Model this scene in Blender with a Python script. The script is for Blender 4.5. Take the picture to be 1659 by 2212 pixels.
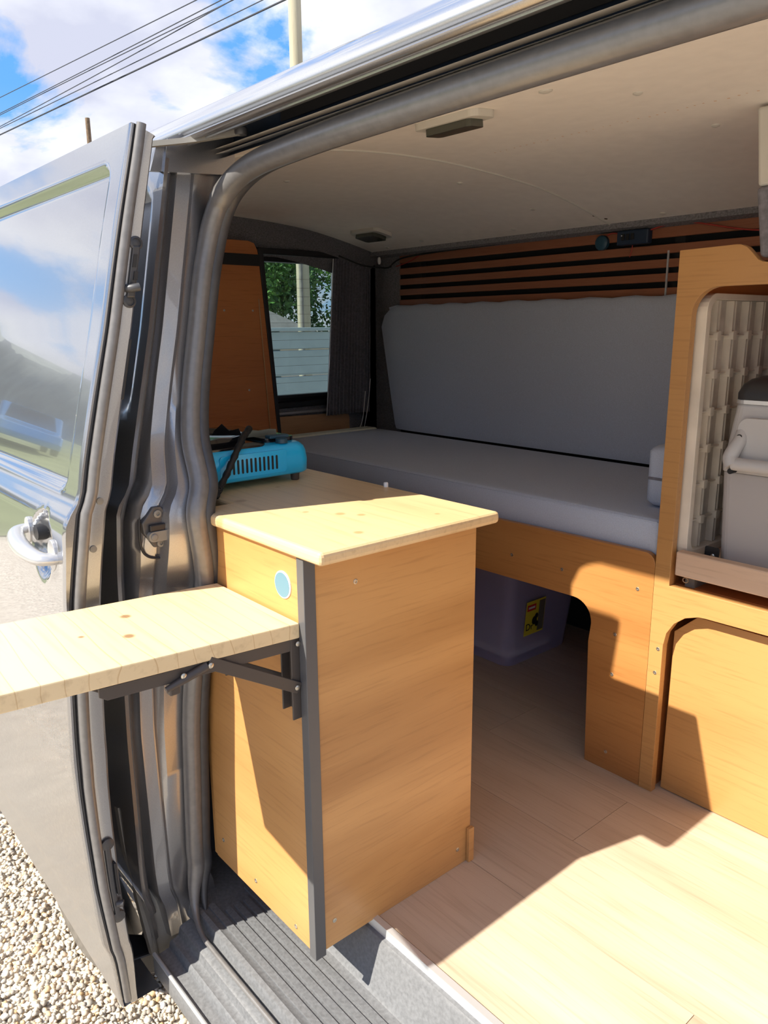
import bpy, math, random
import numpy as np
from mathutils import Vector, Matrix
from mathutils.geometry import tessellate_polygon

random.seed(7)
rng = np.random.default_rng(7)
scene = bpy.context.scene
for o in list(bpy.data.objects):
    bpy.data.objects.remove(o)
C = scene.collection
R = math.radians

# ------------------------------------------------------------------ camera
# X runs along the van (towards the cab), Y across it (away from the open door), Z up; z = 0 is the van floor
CAM = Vector((0.87827, -0.59856, 1.0))
yaw, pitch, roll = 0.863457, 0.235793, -0.007639
f_ = Vector((-math.sin(yaw) * math.cos(pitch), math.cos(yaw) * math.cos(pitch), -math.sin(pitch)))
r_ = Vector((math.cos(yaw), math.sin(yaw), 0))
u_ = r_.cross(f_)
rr = math.cos(roll) * r_ + math.sin(roll) * u_
uu = -math.sin(roll) * r_ + math.cos(roll) * u_
cam_data = bpy.data.cameras.new('camera')
cam = bpy.data.objects.new('camera', cam_data)
C.objects.link(cam)
M = Matrix((rr, uu, -f_)).transposed().to_4x4()
M.translation = CAM
cam.matrix_world = M
cam_data.sensor_fit = 'HORIZONTAL'
cam_data.sensor_width = 36.0
cam_data.lens = 36.0 * 1664.7 / 1659.0
cam_data.clip_start = 0.02
cam_data.clip_end = 600
scene.camera = cam
scene.cycles.max_bounces = 14
scene.cycles.diffuse_bounces = 8

# ------------------------------------------------------------------ colour management
vs = scene.view_settings
vs.view_transform = 'Standard'
try:
    vs.look = 'None'
except Exception:
    pass
vs.gamma = 1.0
vs.use_curve_mapping = False
vs.exposure = 0.80

# ------------------------------------------------------------------ world: blue sky with cumulus clouds
world = bpy.data.worlds.new('sky')
scene.world = world
world.use_nodes = True
wn, wl = world.node_tree.nodes, world.node_tree.links
wn.clear()
def W(t, **k):
    n = wn.new(t)
    for a, b in k.items():
        setattr(n, a, b)
    return n
tc = W('ShaderNodeTexCoord')
sep = W('ShaderNodeSeparateXYZ'); wl.new(tc.outputs['Generated'], sep.inputs[0])
elev = W('ShaderNodeMath', operation='MAXIMUM'); wl.new(sep.outputs[2], elev.inputs[0]); elev.inputs[1].default_value = 0.0
grad = W('ShaderNodeValToRGB'); wl.new(elev.outputs[0], grad.inputs[0])
grad.color_ramp.elements[0].position = 0.0; grad.color_ramp.elements[0].color = (0.38, 0.56, 0.76, 1)
grad.color_ramp.elements[1].position = 0.75; grad.color_ramp.elements[1].color = (0.06, 0.20, 0.56, 1)
e = grad.color_ramp.elements.new(0.25); e.color = (0.115, 0.33, 0.70, 1)
den = W('ShaderNodeMath', operation='ADD'); wl.new(elev.outputs[0], den.inputs[0]); den.inputs[1].default_value = 0.30
comb = W('ShaderNodeCombineXYZ')
for i in (0, 1):
    dv = W('ShaderNodeMath', operation='DIVIDE'); wl.new(sep.outputs[i], dv.inputs[0]); wl.new(den.outputs[0], dv.inputs[1])
    wl.new(dv.outputs[0], comb.inputs[i])
mp = W('ShaderNodeMapping'); wl.new(comb.outputs[0], mp.inputs[0])
mp.inputs['Location'].default_value = (5.3, 2.75, 0.0)
n1 = W('ShaderNodeTexNoise'); wl.new(mp.outputs[0], n1.inputs['Vector'])
n1.inputs['Scale'].default_value = 2.3; n1.inputs['Detail'].default_value = 10; n1.inputs['Roughness'].default_value = 0.56; n1.inputs['Distortion'].default_value = 0.25
cov = W('ShaderNodeValToRGB'); wl.new(n1.outputs[0], cov.inputs[0])
cov.color_ramp.elements[0].position = 0.430; cov.color_ramp.elements[0].color = (0, 0, 0, 1)
cov.color_ramp.elements[1].position = 0.505; cov.color_ramp.elements[1].color = (1, 1, 1, 1)
n2 = W('ShaderNodeTexNoise'); wl.new(mp.outputs[0], n2.inputs['Vector'])
n2.inputs['Scale'].default_value = 3.1; n2.inputs['Detail'].default_value = 6; n2.inputs['Roughness'].default_value = 0.5
shade = W('ShaderNodeValToRGB'); wl.new(n2.outputs[0], shade.inputs[0])
shade.color_ramp.elements[0].position = 0.38; shade.color_ramp.elements[0].color = (0.72, 0.735, 0.775, 1)
shade.color_ramp.elements[1].position = 0.62; shade.color_ramp.elements[1].color = (0.47, 0.49, 0.60, 1)
mix = W('ShaderNodeMixRGB'); wl.new(cov.outputs[0], mix.inputs[0]); wl.new(grad.outputs[0], mix.inputs[1]); wl.new(shade.outputs[0], mix.inputs[2])
bg = W('ShaderNodeBackground'); wl.new(mix.outputs[0], bg.inputs[0]); bg.inputs[1].default_value = 0.88
wo = W('ShaderNodeOutputWorld'); wl.new(bg.outputs[0], wo.inputs[0])

# ------------------------------------------------------------------ sun
sd = bpy.data.lights.new('sun', 'SUN')
sd.energy = 5.7
sd.angle = R(0.6)
sd.color = (1.0, 0.93, 0.80)
sun = bpy.data.objects.new('sun', sd)
C.objects.link(sun)
sun.rotation_euler = Vector((0.26, 1.0, -1.0)).to_track_quat('-Z', 'Y').to_euler()
sun.location = (-2, -8, 8)

# ------------------------------------------------------------------ materials
def new_mat(name):
    m = bpy.data.materials.new(name)
    m.use_nodes = True
    nt = m.node_tree
    return m, nt, nt.nodes['Principled BSDF']

def simple(name, col, rough=0.5, metal=0.0, var=0.0, scale=20, bump=0.0, coat=0.0, stretch=(1, 1, 1), spec=None, trans=0.0, ior=None, alpha=None, coat_rough=0.05):
    m, nt, b = new_mat(name)
    b.inputs['Base Color'].default_value = (*col, 1)
    b.inputs['Roughness'].default_value = rough
    b.inputs['Metallic'].default_value = metal
    b.inputs['Coat Weight'].default_value = coat
    b.inputs['Coat Roughness'].default_value = coat_rough
    if spec is not None: b.inputs['Specular IOR Level'].default_value = spec
    b.inputs['Transmission Weight'].default_value = trans
    if ior: b.inputs['IOR'].default_value = ior
    if alpha is not None: b.inputs['Alpha'].default_value = alpha
    if var or bump:
        t = nt.nodes.new('ShaderNodeTexCoord'); mpn = nt.nodes.new('ShaderNodeMapping')
        nt.links.new(t.outputs['Object'], mpn.inputs[0]); mpn.inputs['Scale'].default_value = stretch
        n = nt.nodes.new('ShaderNodeTexNoise'); nt.links.new(mpn.outputs[0], n.inputs['Vector'])
        n.inputs['Scale'].default_value = scale; n.inputs['Detail'].default_value = 6
        if var:
            rp = nt.nodes.new('ShaderNodeValToRGB'); nt.links.new(n.outputs[0], rp.inputs[0])
            rp.color_ramp.elements[0].position = 0.3; rp.color_ramp.elements[1].position = 0.7
            rp.color_ramp.elements[0].color = (*[c * (1 - var) for c in col], 1)
            rp.color_ramp.elements[1].color = (*[min(1, c * (1 + var)) for c in col], 1)
            nt.links.new(rp.outputs[0], b.inputs['Base Color'])
        if bump:
            bp = nt.nodes.new('ShaderNodeBump'); bp.inputs['Strength'].default_value = bump; bp.inputs['Distance'].default_value = 0.002
            nt.links.new(n.outputs[0], bp.inputs['Height']); nt.links.new(bp.outputs[0], b.inputs['Normal'])
    return m

def wood(name, c_dark, c_light, grain='X', fig=6.0, fine=60.0, rough=0.45, rings=0.0, ring_dir='Y', ring_scale=12.0, ring_dist=3.0, ring_col=None, knots=(), coat=0.0, knot_col=(0.22, 0.09, 0.03)):
    m, nt, b = new_mat(name)
    N, L = nt.nodes, nt.links
    t = N.new('ShaderNodeTexCoord')
    st = {'X': (0.12, 1, 1), 'Y': (1, 0.12, 1), 'Z': (1, 1, 0.12)}[grain]
    mpn = N.new('ShaderNodeMapping'); L.new(t.outputs['Object'], mpn.inputs[0]); mpn.inputs['Scale'].default_value = st
    mpn.inputs['Location'].default_value = (random.uniform(0, 9), random.uniform(0, 9), random.uniform(0, 9))
    n = N.new('ShaderNodeTexNoise'); L.new(mpn.outputs[0], n.inputs['Vector']); n.inputs['Scale'].default_value = fig; n.inputs['Detail'].default_value = 5; n.inputs['Distortion'].default_value = 0.6
    rp = N.new('ShaderNodeValToRGB'); L.new(n.outputs[0], rp.inputs[0])
    rp.color_ramp.elements[0].position = 0.30; rp.color_ramp.elements[0].color = (*c_dark, 1)
    rp.color_ramp.elements[1].position = 0.70; rp.color_ramp.elements[1].color = (*c_light, 1)
    st2 = {'X': (0.05, 1, 1), 'Y': (1, 0.05, 1), 'Z': (1, 1, 0.05)}[grain]
    mp2 = N.new('ShaderNodeMapping'); L.new(t.outputs['Object'], mp2.inputs[0]); mp2.inputs['Scale'].default_value = st2
    n2_ = N.new('ShaderNodeTexNoise'); L.new(mp2.outputs[0], n2_.inputs['Vector']); n2_.inputs['Scale'].default_value = fine * 4; n2_.inputs['Detail'].default_value = 4
    rp2 = N.new('ShaderNodeValToRGB'); L.new(n2_.outputs[0], rp2.inputs[0])
    rp2.color_ramp.elements[0].position = 0.28; rp2.color_ramp.elements[0].color = (0.62, 0.56, 0.5, 1)
    rp2.color_ramp.elements[1].position = 0.48; rp2.color_ramp.elements[1].color = (1, 1, 1, 1)
    mx = N.new('ShaderNodeMixRGB'); mx.blend_type = 'MULTIPLY'; mx.inputs[0].default_value = 0.38
    L.new(rp.outputs[0], mx.inputs[1]); L.new(rp2.outputs[0], mx.inputs[2])
    out = mx.outputs[0]
    if rings:
        mp3 = N.new('ShaderNodeMapping'); L.new(t.outputs['Object'], mp3.inputs[0])
        s3 = {'X': (0.25, 1, 1), 'Y': (1, 0.25, 1), 'Z': (1, 1, 0.25)}[grain]
        mp3.inputs['Scale'].default_value = s3
        w = N.new('ShaderNodeTexWave'); w.wave_type = 'BANDS'; w.bands_direction = ring_dir; w.wave_profile = 'SAW'
        L.new(mp3.outputs[0], w.inputs['Vector']); w.inputs['Scale'].default_value = ring_scale; w.inputs['Distortion'].default_value = ring_dist
        w.inputs['Detail'].default_value = 2; w.inputs['Detail Scale'].default_value = 0.7; w.inputs['Detail Roughness'].default_value = 0.4
        rp3 = N.new('ShaderNodeValToRGB'); L.new(w.outputs[0], rp3.inputs[0])
        rp3.color_ramp.elements[0].position = 0.945; rp3.color_ramp.elements[0].color = (1, 1, 1, 1)
        rc = ring_col or (0.55, 0.38, 0.2)
        rp3.color_ramp.elements[1].position = 0.99; rp3.color_ramp.elements[1].color = (*rc, 1)
        m3 = N.new('ShaderNodeMixRGB'); m3.blend_type = 'MULTIPLY'; m3.inputs[0].default_value = rings
        L.new(out, m3.inputs[1]); L.new(rp3.outputs[0], m3.inputs[2]); out = m3.outputs[0]
    for (kx, ky, kz, kr) in knots:
        sb = N.new('ShaderNodeVectorMath'); sb.operation = 'DISTANCE'; L.new(t.outputs['Object'], sb.inputs[0]); sb.inputs[1].default_value = (kx, ky, kz)
        mr = N.new('ShaderNodeMapRange'); L.new(sb.outputs['Value'], mr.inputs[0]); mr.inputs[1].default_value = kr * 0.5; mr.inputs[2].default_value = kr
        mr.inputs[3].default_value = 0.75; mr.inputs[4].default_value = 0.0
        m4 = N.new('ShaderNodeMixRGB'); L.new(mr.outputs[0], m4.inputs[0]); L.new(out, m4.inputs[1]); m4.inputs[2].default_value = (*knot_col, 1); out = m4.outputs[0]
    L.new(out, b.inputs['Base Color'])
    b.inputs['Roughness'].default_value = rough
    b.inputs['Coat Weight'].default_value = coat; b.inputs['Coat Roughness'].default_value = 0.25
    bp = N.new('ShaderNodeBump'); bp.inputs['Strength'].default_value = 0.12; bp.inputs['Distance'].default_value = 0.001
    L.new(n2_.outputs[0], bp.inputs['Height']); L.new(bp.outputs[0], b.inputs['Normal'])
    return m

def paint(name, col, dirt=0.0, rough=0.17):
    """metallic car paint under clear coat; dirt only as a rough film low on the panel"""
    m, nt, b = new_mat(name)
    N, L = nt.nodes, nt.links
    b.inputs['Metallic'].default_value = 0.85
    b.inputs['Coat Weight'].default_value = 1.0
    b.inputs['Coat Roughness'].default_value = 0.02
    b.inputs['Coat IOR'].default_value = 1.6
    t = N.new('ShaderNodeTexCoord')
    fl = N.new('ShaderNodeTexNoise'); L.new(t.outputs['Object'], fl.inputs['Vector']); fl.inputs['Scale'].default_value = 900
    rp = N.new('ShaderNodeValToRGB'); L.new(fl.outputs[0], rp.inputs[0])
    rp.color_ramp.elements[0].color = (*[c * 0.8 for c in col], 1); rp.color_ramp.elements[1].color = (*[c * 1.25 for c in col], 1)
    L.new(rp.outputs[0], b.inputs['Base Color'])
    b.inputs['Roughness'].default_value = rough
    if dirt:
        g = N.new('ShaderNodeNewGeometry'); sp = N.new('ShaderNodeSeparateXYZ'); L.new(g.outputs['Position'], sp.inputs[0])
        mr = N.new('ShaderNodeMapRange'); L.new(sp.outputs[2], mr.inputs[0]); mr.inputs[1].default_value = 0.55; mr.inputs[2].default_value = -0.1
        dn = N.new('ShaderNodeTexNoise'); L.new(t.outputs['Object'], dn.inputs['Vector']); dn.inputs['Scale'].default_value = 160; dn.inputs['Detail'].default_value = 3
        mu = N.new('ShaderNodeMath'); mu.operation = 'MULTIPLY'; L.new(mr.outputs[0], mu.inputs[0]); L.new(dn.outputs[0], mu.inputs[1])
        mu2 = N.new('ShaderNodeMath'); mu2.operation = 'MULTIPLY'; L.new(mu.outputs[0], mu2.inputs[0]); mu2.inputs[1].default_value = dirt
        mx = N.new('ShaderNodeMixRGB'); L.new(mu2.outputs[0], mx.inputs[0]); L.new(rp.outputs[0], mx.inputs[1]); mx.inputs[2].default_value = (0.30, 0.28, 0.25, 1)
        L.new(mx.outputs[0], b.inputs['Base Color'])
        cr = N.new('ShaderNodeMath'); cr.operation = 'MULTIPLY_ADD'; L.new(mu2.outputs[0], cr.inputs[0]); cr.inputs[1].default_value = 0.35; cr.inputs[2].default_value = 0.02
        L.new(cr.outputs[0], b.inputs['Coat Roughness'])
        br_ = N.new('ShaderNodeMath'); br_.operation = 'MULTIPLY_ADD'; L.new(mu2.outputs[0], br_.inputs[0]); br_.inputs[1].default_value = 0.9; br_.inputs[2].default_value = rough
        L.new(br_.outputs[0], b.inputs['Roughness'])
        cw = N.new('ShaderNodeMath'); cw.operation = 'MULTIPLY_ADD'; L.new(mu2.outputs[0], cw.inputs[0]); cw.inputs[1].default_value = -1.4; cw.inputs[2].default_value = 1.0; cw.use_clamp = True
        L.new(cw.outputs[0], b.inputs['Coat Weight'])
    return m

M_ = {}
M_['paint'] = paint('grey metallic paint', (0.36, 0.36, 0.375), rough=0.30)
M_['paint_roof'] = paint('grey metallic roof paint', (0.40, 0.41, 0.43), rough=0.42)
M_['paint_door'] = paint('grey metallic door paint', (0.41, 0.415, 0.43), dirt=1.0, rough=0.12)
M_['rubber'] = simple('dark grey rubber', (0.055, 0.055, 0.06), rough=0.42, spec=0.6, var=0.15, scale=60)
M_['rubber_grey'] = simple('weathered grey rubber', (0.15, 0.145, 0.145), rough=0.36, spec=0.8, var=0.12, scale=90, coat=0.7, coat_rough=0.28)
M_['black_plastic'] = simple('black plastic', (0.02, 0.02, 0.023), rough=0.4)
M_['black_gloss'] = simple('black gloss enamel', (0.012, 0.012, 0.014), rough=0.12, coat=0.5)
M_['step_plastic'] = simple('charcoal step moulding', (0.155, 0.16, 0.17), rough=0.5, var=0.18, scale=160, bump=0.3)
M_['dark_metal'] = simple('dark bronze powder coat', (0.085, 0.07, 0.062), rough=0.42, metal=0.2)
M_['steel'] = simple('bright zinc steel', (0.62, 0.58, 0.50), rough=0.3, metal=0.9)
M_['alu'] = simple('aluminium trim', (0.72, 0.74, 0.76), rough=0.35, metal=0.6)
M_['strip'] = simple('dark grey corner strip', (0.10, 0.10, 0.105), rough=0.35)
M_['ply'] = wood('orange stained plywood', (0.43, 0.205, 0.064), (0.68, 0.37, 0.135), 'X', fig=5, fine=45, rough=0.42, coat=0.25)
M_['ply_side'] = wood('orange stained plywood side', (0.38, 0.175, 0.052), (0.68, 0.375, 0.14), 'Y', fig=6, fine=45, rough=0.42, coat=0.25)
M_['ply_red'] = wood('red brown stained plywood', (0.46, 0.15, 0.042), (0.60, 0.225, 0.065), 'Y', fig=5, fine=55, rough=0.4, coat=0.3)
M_['ply_frame'] = wood('amber stained plywood', (0.46, 0.232, 0.075), (0.58, 0.31, 0.11), 'X', fig=4, fine=45, rough=0.42, coat=0.2)
M_['ply_bench'] = wood('brown stained plywood', (0.38, 0.155, 0.042), (0.52, 0.245, 0.075), 'X', fig=5, fine=45, rough=0.42, coat=0.25)
M_['slat'] = wood('red brown slat', (0.24, 0.085, 0.042), (0.36, 0.14, 0.07), 'X', fig=5, fine=50, rough=0.45)
M_['ply_pale'] = wood('pale plywood', (0.48, 0.27, 0.13), (0.62, 0.38, 0.21), 'Y', fig=7, fine=45, rough=0.55)
M_['pine_edge'] = wood('raw pale timber', (0.68, 0.47, 0.32), (0.82, 0.62, 0.46), 'X', fig=9, fine=40, rough=0.6)
M_['pine_top'] = wood('pale pine worktop', (0.70, 0.48, 0.25), (0.82, 0.60, 0.34), 'X', fig=4, fine=25, rough=0.4, rings=0.14, ring_dir='Y', ring_scale=9, ring_dist=2.2, ring_col=(0.70, 0.52, 0.34),
                      knots=[(0.233, -0.023, 0.02, 0.011), (0.262, -0.002, 0.02, 0.009), (0.346, -0.075, 0.02, 0.010), (0.341, 0.095, 0.02, 0.006), (0.184, -0.058, 0.02, 0.007), (-0.023, 0.021, 0.02, 0.006), (0.036, -0.095, 0.02, 0.013), (0.12, -0.186, 0.012, 0.016)], coat=0.1, knot_col=(0.52, 0.30, 0.13))
M_['pine_flap'] = wood('pale pine flap', (0.74, 0.56, 0.32), (0.84, 0.66, 0.40), 'X', fig=3, fine=20, rough=0.45, rings=0.5, ring_dir='Y', ring_scale=10, ring_dist=8.0, ring_col=(0.56, 0.37, 0.19),
                       knots=[(-0.05, 0.039, 0.034, 0.010), (0.029, 0.011, 0.034, 0.010), (-0.005, -0.042, 0.035, 0.006)], coat=0.05)
M_['laminate'] = [wood('pale oak laminate %d' % i, tuple(c * k for c in (0.49, 0.375, 0.27)), tuple(c * k for c in (0.63, 0.51, 0.39)), 'X', fig=7, fine=32, rough=0.42, rings=0.25, ring_dir='Y', ring_scale=14, ring_dist=6, ring_col=(0.66, 0.52, 0.38)) for i, k in enumerate((1.0, 0.93, 1.06))]
M_['fabric'] = simple('blue grey woven upholstery', (0.50, 0.55, 0.65), rough=0.9, var=0.08, scale=400, bump=0.2, spec=0.2)
M_['lit_edge'] = simple('cream foam', (0.80, 0.80, 0.66), rough=0.9, var=0.05, scale=60)  # pale cream carries the window light on the mattress end
M_['carpet'] = simple('charcoal lining carpet', (0.22, 0.215, 0.225), rough=0.98, var=0.35, scale=220, bump=0.6, spec=0.1)
M_['headliner'] = simple('off white ceiling lining', (0.84, 0.79, 0.72), rough=0.85, var=0.03, scale=30)
M_['headliner_trim'] = simple('off white plastic', (0.60, 0.58, 0.52), rough=0.5)
M_['dark_wall'] = simple('dark wall lining', (0.018, 0.017, 0.018), rough=0.95)
M_['curtain'] = simple('dark slate curtain cloth', (0.20, 0.195, 0.22), rough=0.95, var=0.2, scale=120, spec=0.1)
M_['stove_blue'] = simple('bright blue enamel', (0.012, 0.50, 0.90), rough=0.28, coat=0.4)
M_['olive'] = simple('olive grey metal', (0.20, 0.21, 0.17), rough=0.4, metal=0.4)
M_['clear_plastic'] = simple('violet tinted clear plastic', (0.62, 0.60, 0.92), rough=0.18, alpha=0.42, spec=0.5)
M_['white'] = simple('white plastic', (0.82, 0.82, 0.80), rough=0.45)
M_['paper'] = simple('white paper', (0.78, 0.78, 0.80), rough=0.8)
M_['cream_plastic'] = simple('aged cream plastic', (0.74, 0.67, 0.56), rough=0.55, var=0.12, scale=14)
M_['cell'] = simple('dusty cream plastic cell', (0.58, 0.53, 0.46), rough=0.7, var=0.18, scale=22)
M_['cool_grey'] = simple('warm grey plastic', (0.46, 0.435, 0.42), rough=0.5)
M_['cool_light'] = simple('pale grey plastic', (0.56, 0.545, 0.53), rough=0.42)
M_['cool_lid'] = simple('charcoal plastic lid', (0.035, 0.035, 0.038), rough=0.4)
M_['blue_disc'] = simple('sky blue disc', (0.12, 0.25, 0.33), rough=0.45)
M_['yellow'] = simple('yellow print', (0.80, 0.68, 0.05), rough=0.5)
M_['red'] = simple('red print', (0.62, 0.04, 0.03), rough=0.5)
M_['red_wire'] = simple('red wire insulation', (0.45, 0.05, 0.035), rough=0.5)
M_['ink'] = simple('black print', (0.012, 0.012, 0.012), rough=0.6)
M_['gadget'] = simple('navy plastic and shaded recess', (0.015, 0.03, 0.06), rough=0.45)
M_['teal'] = simple('dark teal plastic', (0.02, 0.07, 0.11), rough=0.45)
M_['tyre'] = simple('dusty tyre rubber', (0.16, 0.145, 0.125), rough=0.9, var=0.25, scale=60, bump=0.4)
M_['chassis'] = simple('dusty underbody metal', (0.22, 0.21, 0.19), rough=0.6, var=0.2, scale=12)
M_['silver'] = simple('silver painted handle', (0.56, 0.56, 0.57), rough=0.28, metal=0.6, coat=0.6)
M_['lens'] = simple('dark light lens', (0.06, 0.065, 0.05), rough=0.15, coat=0.5)
M_['pole'] = wood('weathered timber pole', (0.34, 0.31, 0.22), (0.50, 0.47, 0.36), 'Z', fig=4, fine=12, rough=0.85)
M_['cable'] = simple('black cable', (0.03, 0.035, 0.05), rough=0.7)
M_['fence'] = simple('sage grey fence board', (0.36, 0.44, 0.45), rough=0.7, var=0.06, scale=5)
M_['roof_slate'] = simple('grey roof slate', (0.24, 0.235, 0.22), rough=0.85, var=0.2, scale=6)
M_['render_wall'] = simple('cream rendered wall', (0.60, 0.56, 0.48), rough=0.9, var=0.06, scale=3)
M_['leaf'] = simple('green leaf', (0.10, 0.24, 0.045), rough=0.55, var=0.5, scale=1.3)
M_['leaf_dark'] = simple('dark green leaf', (0.055, 0.13, 0.035), rough=0.55, var=0.5, scale=1.3)
M_['bark'] = simple('brown bark', (0.16, 0.11, 0.07), rough=0.95, var=0.3, scale=6)
M_['grass'] = simple('meadow grass', (0.17, 0.20, 0.095), rough=0.95, var=0.25, scale=1.2)
M_['far_wood'] = simple('hazy grey green woodland', (0.20, 0.23, 0.21), rough=0.95, var=0.25, scale=0.25)
M_['car_blue'] = simple('blue car paint', (0.06, 0.22, 0.50), rough=0.25, coat=1.0)
M_['car_glass'] = simple('dark car glass', (0.02, 0.025, 0.03), rough=0.05)
M_['black_rubber'] = simple('black rubber', (0.02, 0.02, 0.02), rough=0.7)
M_['felt_stone'] = simple('dark stain', (0.10, 0.06, 0.04), rough=0.9)

def glass_mat():
    m, nt, b = new_mat('tinted rear glass')
    N, L = nt.nodes, nt.links
    tr = N.new('ShaderNodeBsdfTransparent'); tr.inputs[0].default_value = (0.66, 0.72, 0.72, 1)
    gl = N.new('ShaderNodeBsdfGlossy'); gl.inputs['Roughness'].default_value = 0.02
    fr = N.new('ShaderNodeFresnel'); fr.inputs[0].default_value = 1.45
    mx = N.new('ShaderNodeMixShader'); L.new(fr.outputs[0], mx.inputs[0]); L.new(tr.outputs[0], mx.inputs[1]); L.new(gl.outputs[0], mx.inputs[2])
    L.new(mx.outputs[0], N['Material Output'].inputs[0])
    return m
M_['glass'] = glass_mat()

def gravel_mat():
    m, nt, b = new_mat('gravel stone')
    N, L = nt.nodes, nt.links
    at = N.new('ShaderNodeAttribute'); at.attribute_name = 'tint'
    rp = N.new('ShaderNodeValToRGB'); L.new(at.outputs['Fac'], rp.inputs[0])
    cols = [(0.0, (0.30, 0.26, 0.22)), (0.18, (0.46, 0.42, 0.37)), (0.40, (0.62, 0.56, 0.47)), (0.60, (0.68, 0.58, 0.44)), (0.75, (0.72, 0.69, 0.64)), (0.88, (0.58, 0.40, 0.22)), (1.0, (0.60, 0.50, 0.42))]
    rp.color_ramp.elements[0].color = (*cols[0][1], 1)
    rp.color_ramp.elements[1].color = (*cols[-1][1], 1)
    for p, c in cols[1:-1]:
        el = rp.color_ramp.elements.new(p); el.color = (*c, 1)
    L.new(rp.outputs[0], b.inputs['Base Color']); b.inputs['Roughness'].default_value = 0.8
    return m
M_['gravel'] = gravel_mat()
def ground_mat():
    m, nt, b = new_mat('gravel ground')
    N, L = nt.nodes, nt.links
    t = N.new('ShaderNodeNewGeometry')
    v = N.new('ShaderNodeTexVoronoi'); L.new(t.outputs['Position'], v.inputs['Vector']); v.inputs['Scale'].default_value = 60
    sp = N.new('ShaderNodeSeparateColor'); L.new(v.outputs['Color'], sp.inputs[0])
    rp = N.new('ShaderNodeValToRGB'); L.new(sp.outputs[0], rp.inputs[0])
    rp.color_ramp.elements[0].color = (0.34, 0.30, 0.25, 1); rp.color_ramp.elements[1].color = (0.66, 0.60, 0.52, 1)
    L.new(rp.outputs[0], b.inputs['Base Color']); b.inputs['Roughness'].default_value = 0.9
    bp = N.new('ShaderNodeBump'); bp.inputs['Distance'].default_value = 0.01; L.new(v.outputs['Distance'], bp.inputs['Height']); bp.invert = True
    L.new(bp.outputs[0], b.inputs['Normal'])
    return m
M_['ground'] = ground_mat()

# ------------------------------------------------------------------ mesh helpers
class MB:
    def __init__(s): s.v = []; s.f = []
    def add(s, vs_, fs):
        o = len(s.v); s.v += [tuple(map(float, p)) for p in vs_]; s.f += [tuple(i + o for i in f) for f in fs]; return s
    def box(s, a, b):
        x0, y0, z0 = a; x1, y1, z1 = b
        return s.add([(x0, y0, z0), (x1, y0, z0), (x1, y1, z0), (x0, y1, z0), (x0, y0, z1), (x1, y0, z1), (x1, y1, z1), (x0, y1, z1)],
                     [(0, 3, 2, 1), (4, 5, 6, 7), (0, 1, 5, 4), (1, 2, 6, 5), (2, 3, 7, 6), (3, 0, 4, 7)])
    def grid(s, P, close_u=False, close_v=False, flip=False):
        """P: rows x cols of points"""
        nr, nc = len(P), len(P[0]); vs_ = [p for r in P for p in r]; fs = []
        for i in range(nr - (0 if close_u else 1)):
            for j in range(nc - (0 if close_v else 1)):
                q = (i * nc + j, i * nc + (j + 1) % nc, ((i + 1) % nr) * nc + (j + 1) % nc, ((i + 1) % nr) * nc + j)
                fs.append(q[::-1] if flip else q)
        return s.add(vs_, fs)
    def loft(s, rings, cap=True):
        n = len(rings[0]); s.grid(rings, close_v=True)
        if cap:
            o = len(s.v) - n * len(rings)
            s.f.append(tuple(o + i for i in range(n))[::-1]); s.f.append(tuple(o + n * (len(rings) - 1) + i for i in range(n)))
        return s
    def tube(s, pts, r, n=10, cap=True, closed=False, squash=None):
        pts = [Vector(p) for p in pts]; rings = []; m = len(pts)
        rs = r if hasattr(r, '__len__') else [r] * m
        t0 = (pts[1] - pts[0]).normalized()
        ref = Vector((0, 0, 1)) if abs(t0.z) < 0.9 else Vector((1, 0, 0))
        nrm = (ref - t0 * ref.dot(t0)).normalized()
        for i, p in enumerate(pts):
            if closed: t = (pts[(i + 1) % m] - pts[i - 1]).normalized()
            else: t = (pts[min(i + 1, m - 1)] - pts[max(i - 1, 0)]).normalized()
            nrm = (nrm - t * nrm.dot(t)).normalized(); bi = t.cross(nrm)
            rings.append([tuple(p + nrm * (rs[i] * math.cos(a)) * (squash or 1) + bi * (rs[i] * math.sin(a))) for a in [2 * math.pi * k / n for k in range(n)]])
        if closed: return s.grid(rings, close_u=True, close_v=True)
        return s.loft(rings, cap)
    def cyl(s, a, b, r, n=16): return s.tube([a, b], r, n)
    def lathe(s, c, axis, prof, n=24):
        """prof: list of (r, h) along axis 'X','Y','Z'"""
        rings = []
        for (r, h) in prof:
            ring = []
            for k in range(n):
                a = 2 * math.pi * k / n; u, v = r * math.cos(a), r * math.sin(a)
                d = {'X': (h, u, v), 'Y': (v, h, u), 'Z': (u, v, h)}[axis]
                ring.append((c[0] + d[0], c[1] + d[1], c[2] + d[2]))
            rings.append(ring)
        return s.loft(rings)
    def prism(s, loops, plane, d0, d1):
        """2-D loops (outer + holes) extruded along the axis normal to plane 'XZ' (along Y), 'YZ' (X), 'XY' (Z)"""
        def P(u, v, d): return {'XZ': (u, d, v), 'YZ': (d, u, v), 'XY': (u, v, d)}[plane]
        flat = [p for l in loops for p in l]
        tris = tessellate_polygon([[Vector((p[0], p[1], 0)) for p in l] for l in loops])
        n = len(flat); vs_ = [P(u, v, d0) for u, v in flat] + [P(u, v, d1) for u, v in flat]; fs = []
        for t in tris: fs.append(tuple(t)); fs.append(tuple(i + n for i in t)[::-1])
        o = 0
        for l in loops:
            k = len(l)
            for i in range(k): a, b = o + i, o + (i + 1) % k; fs.append((a, b, b + n, a + n))
            o += k
        return s.add(vs_, fs)

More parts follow.
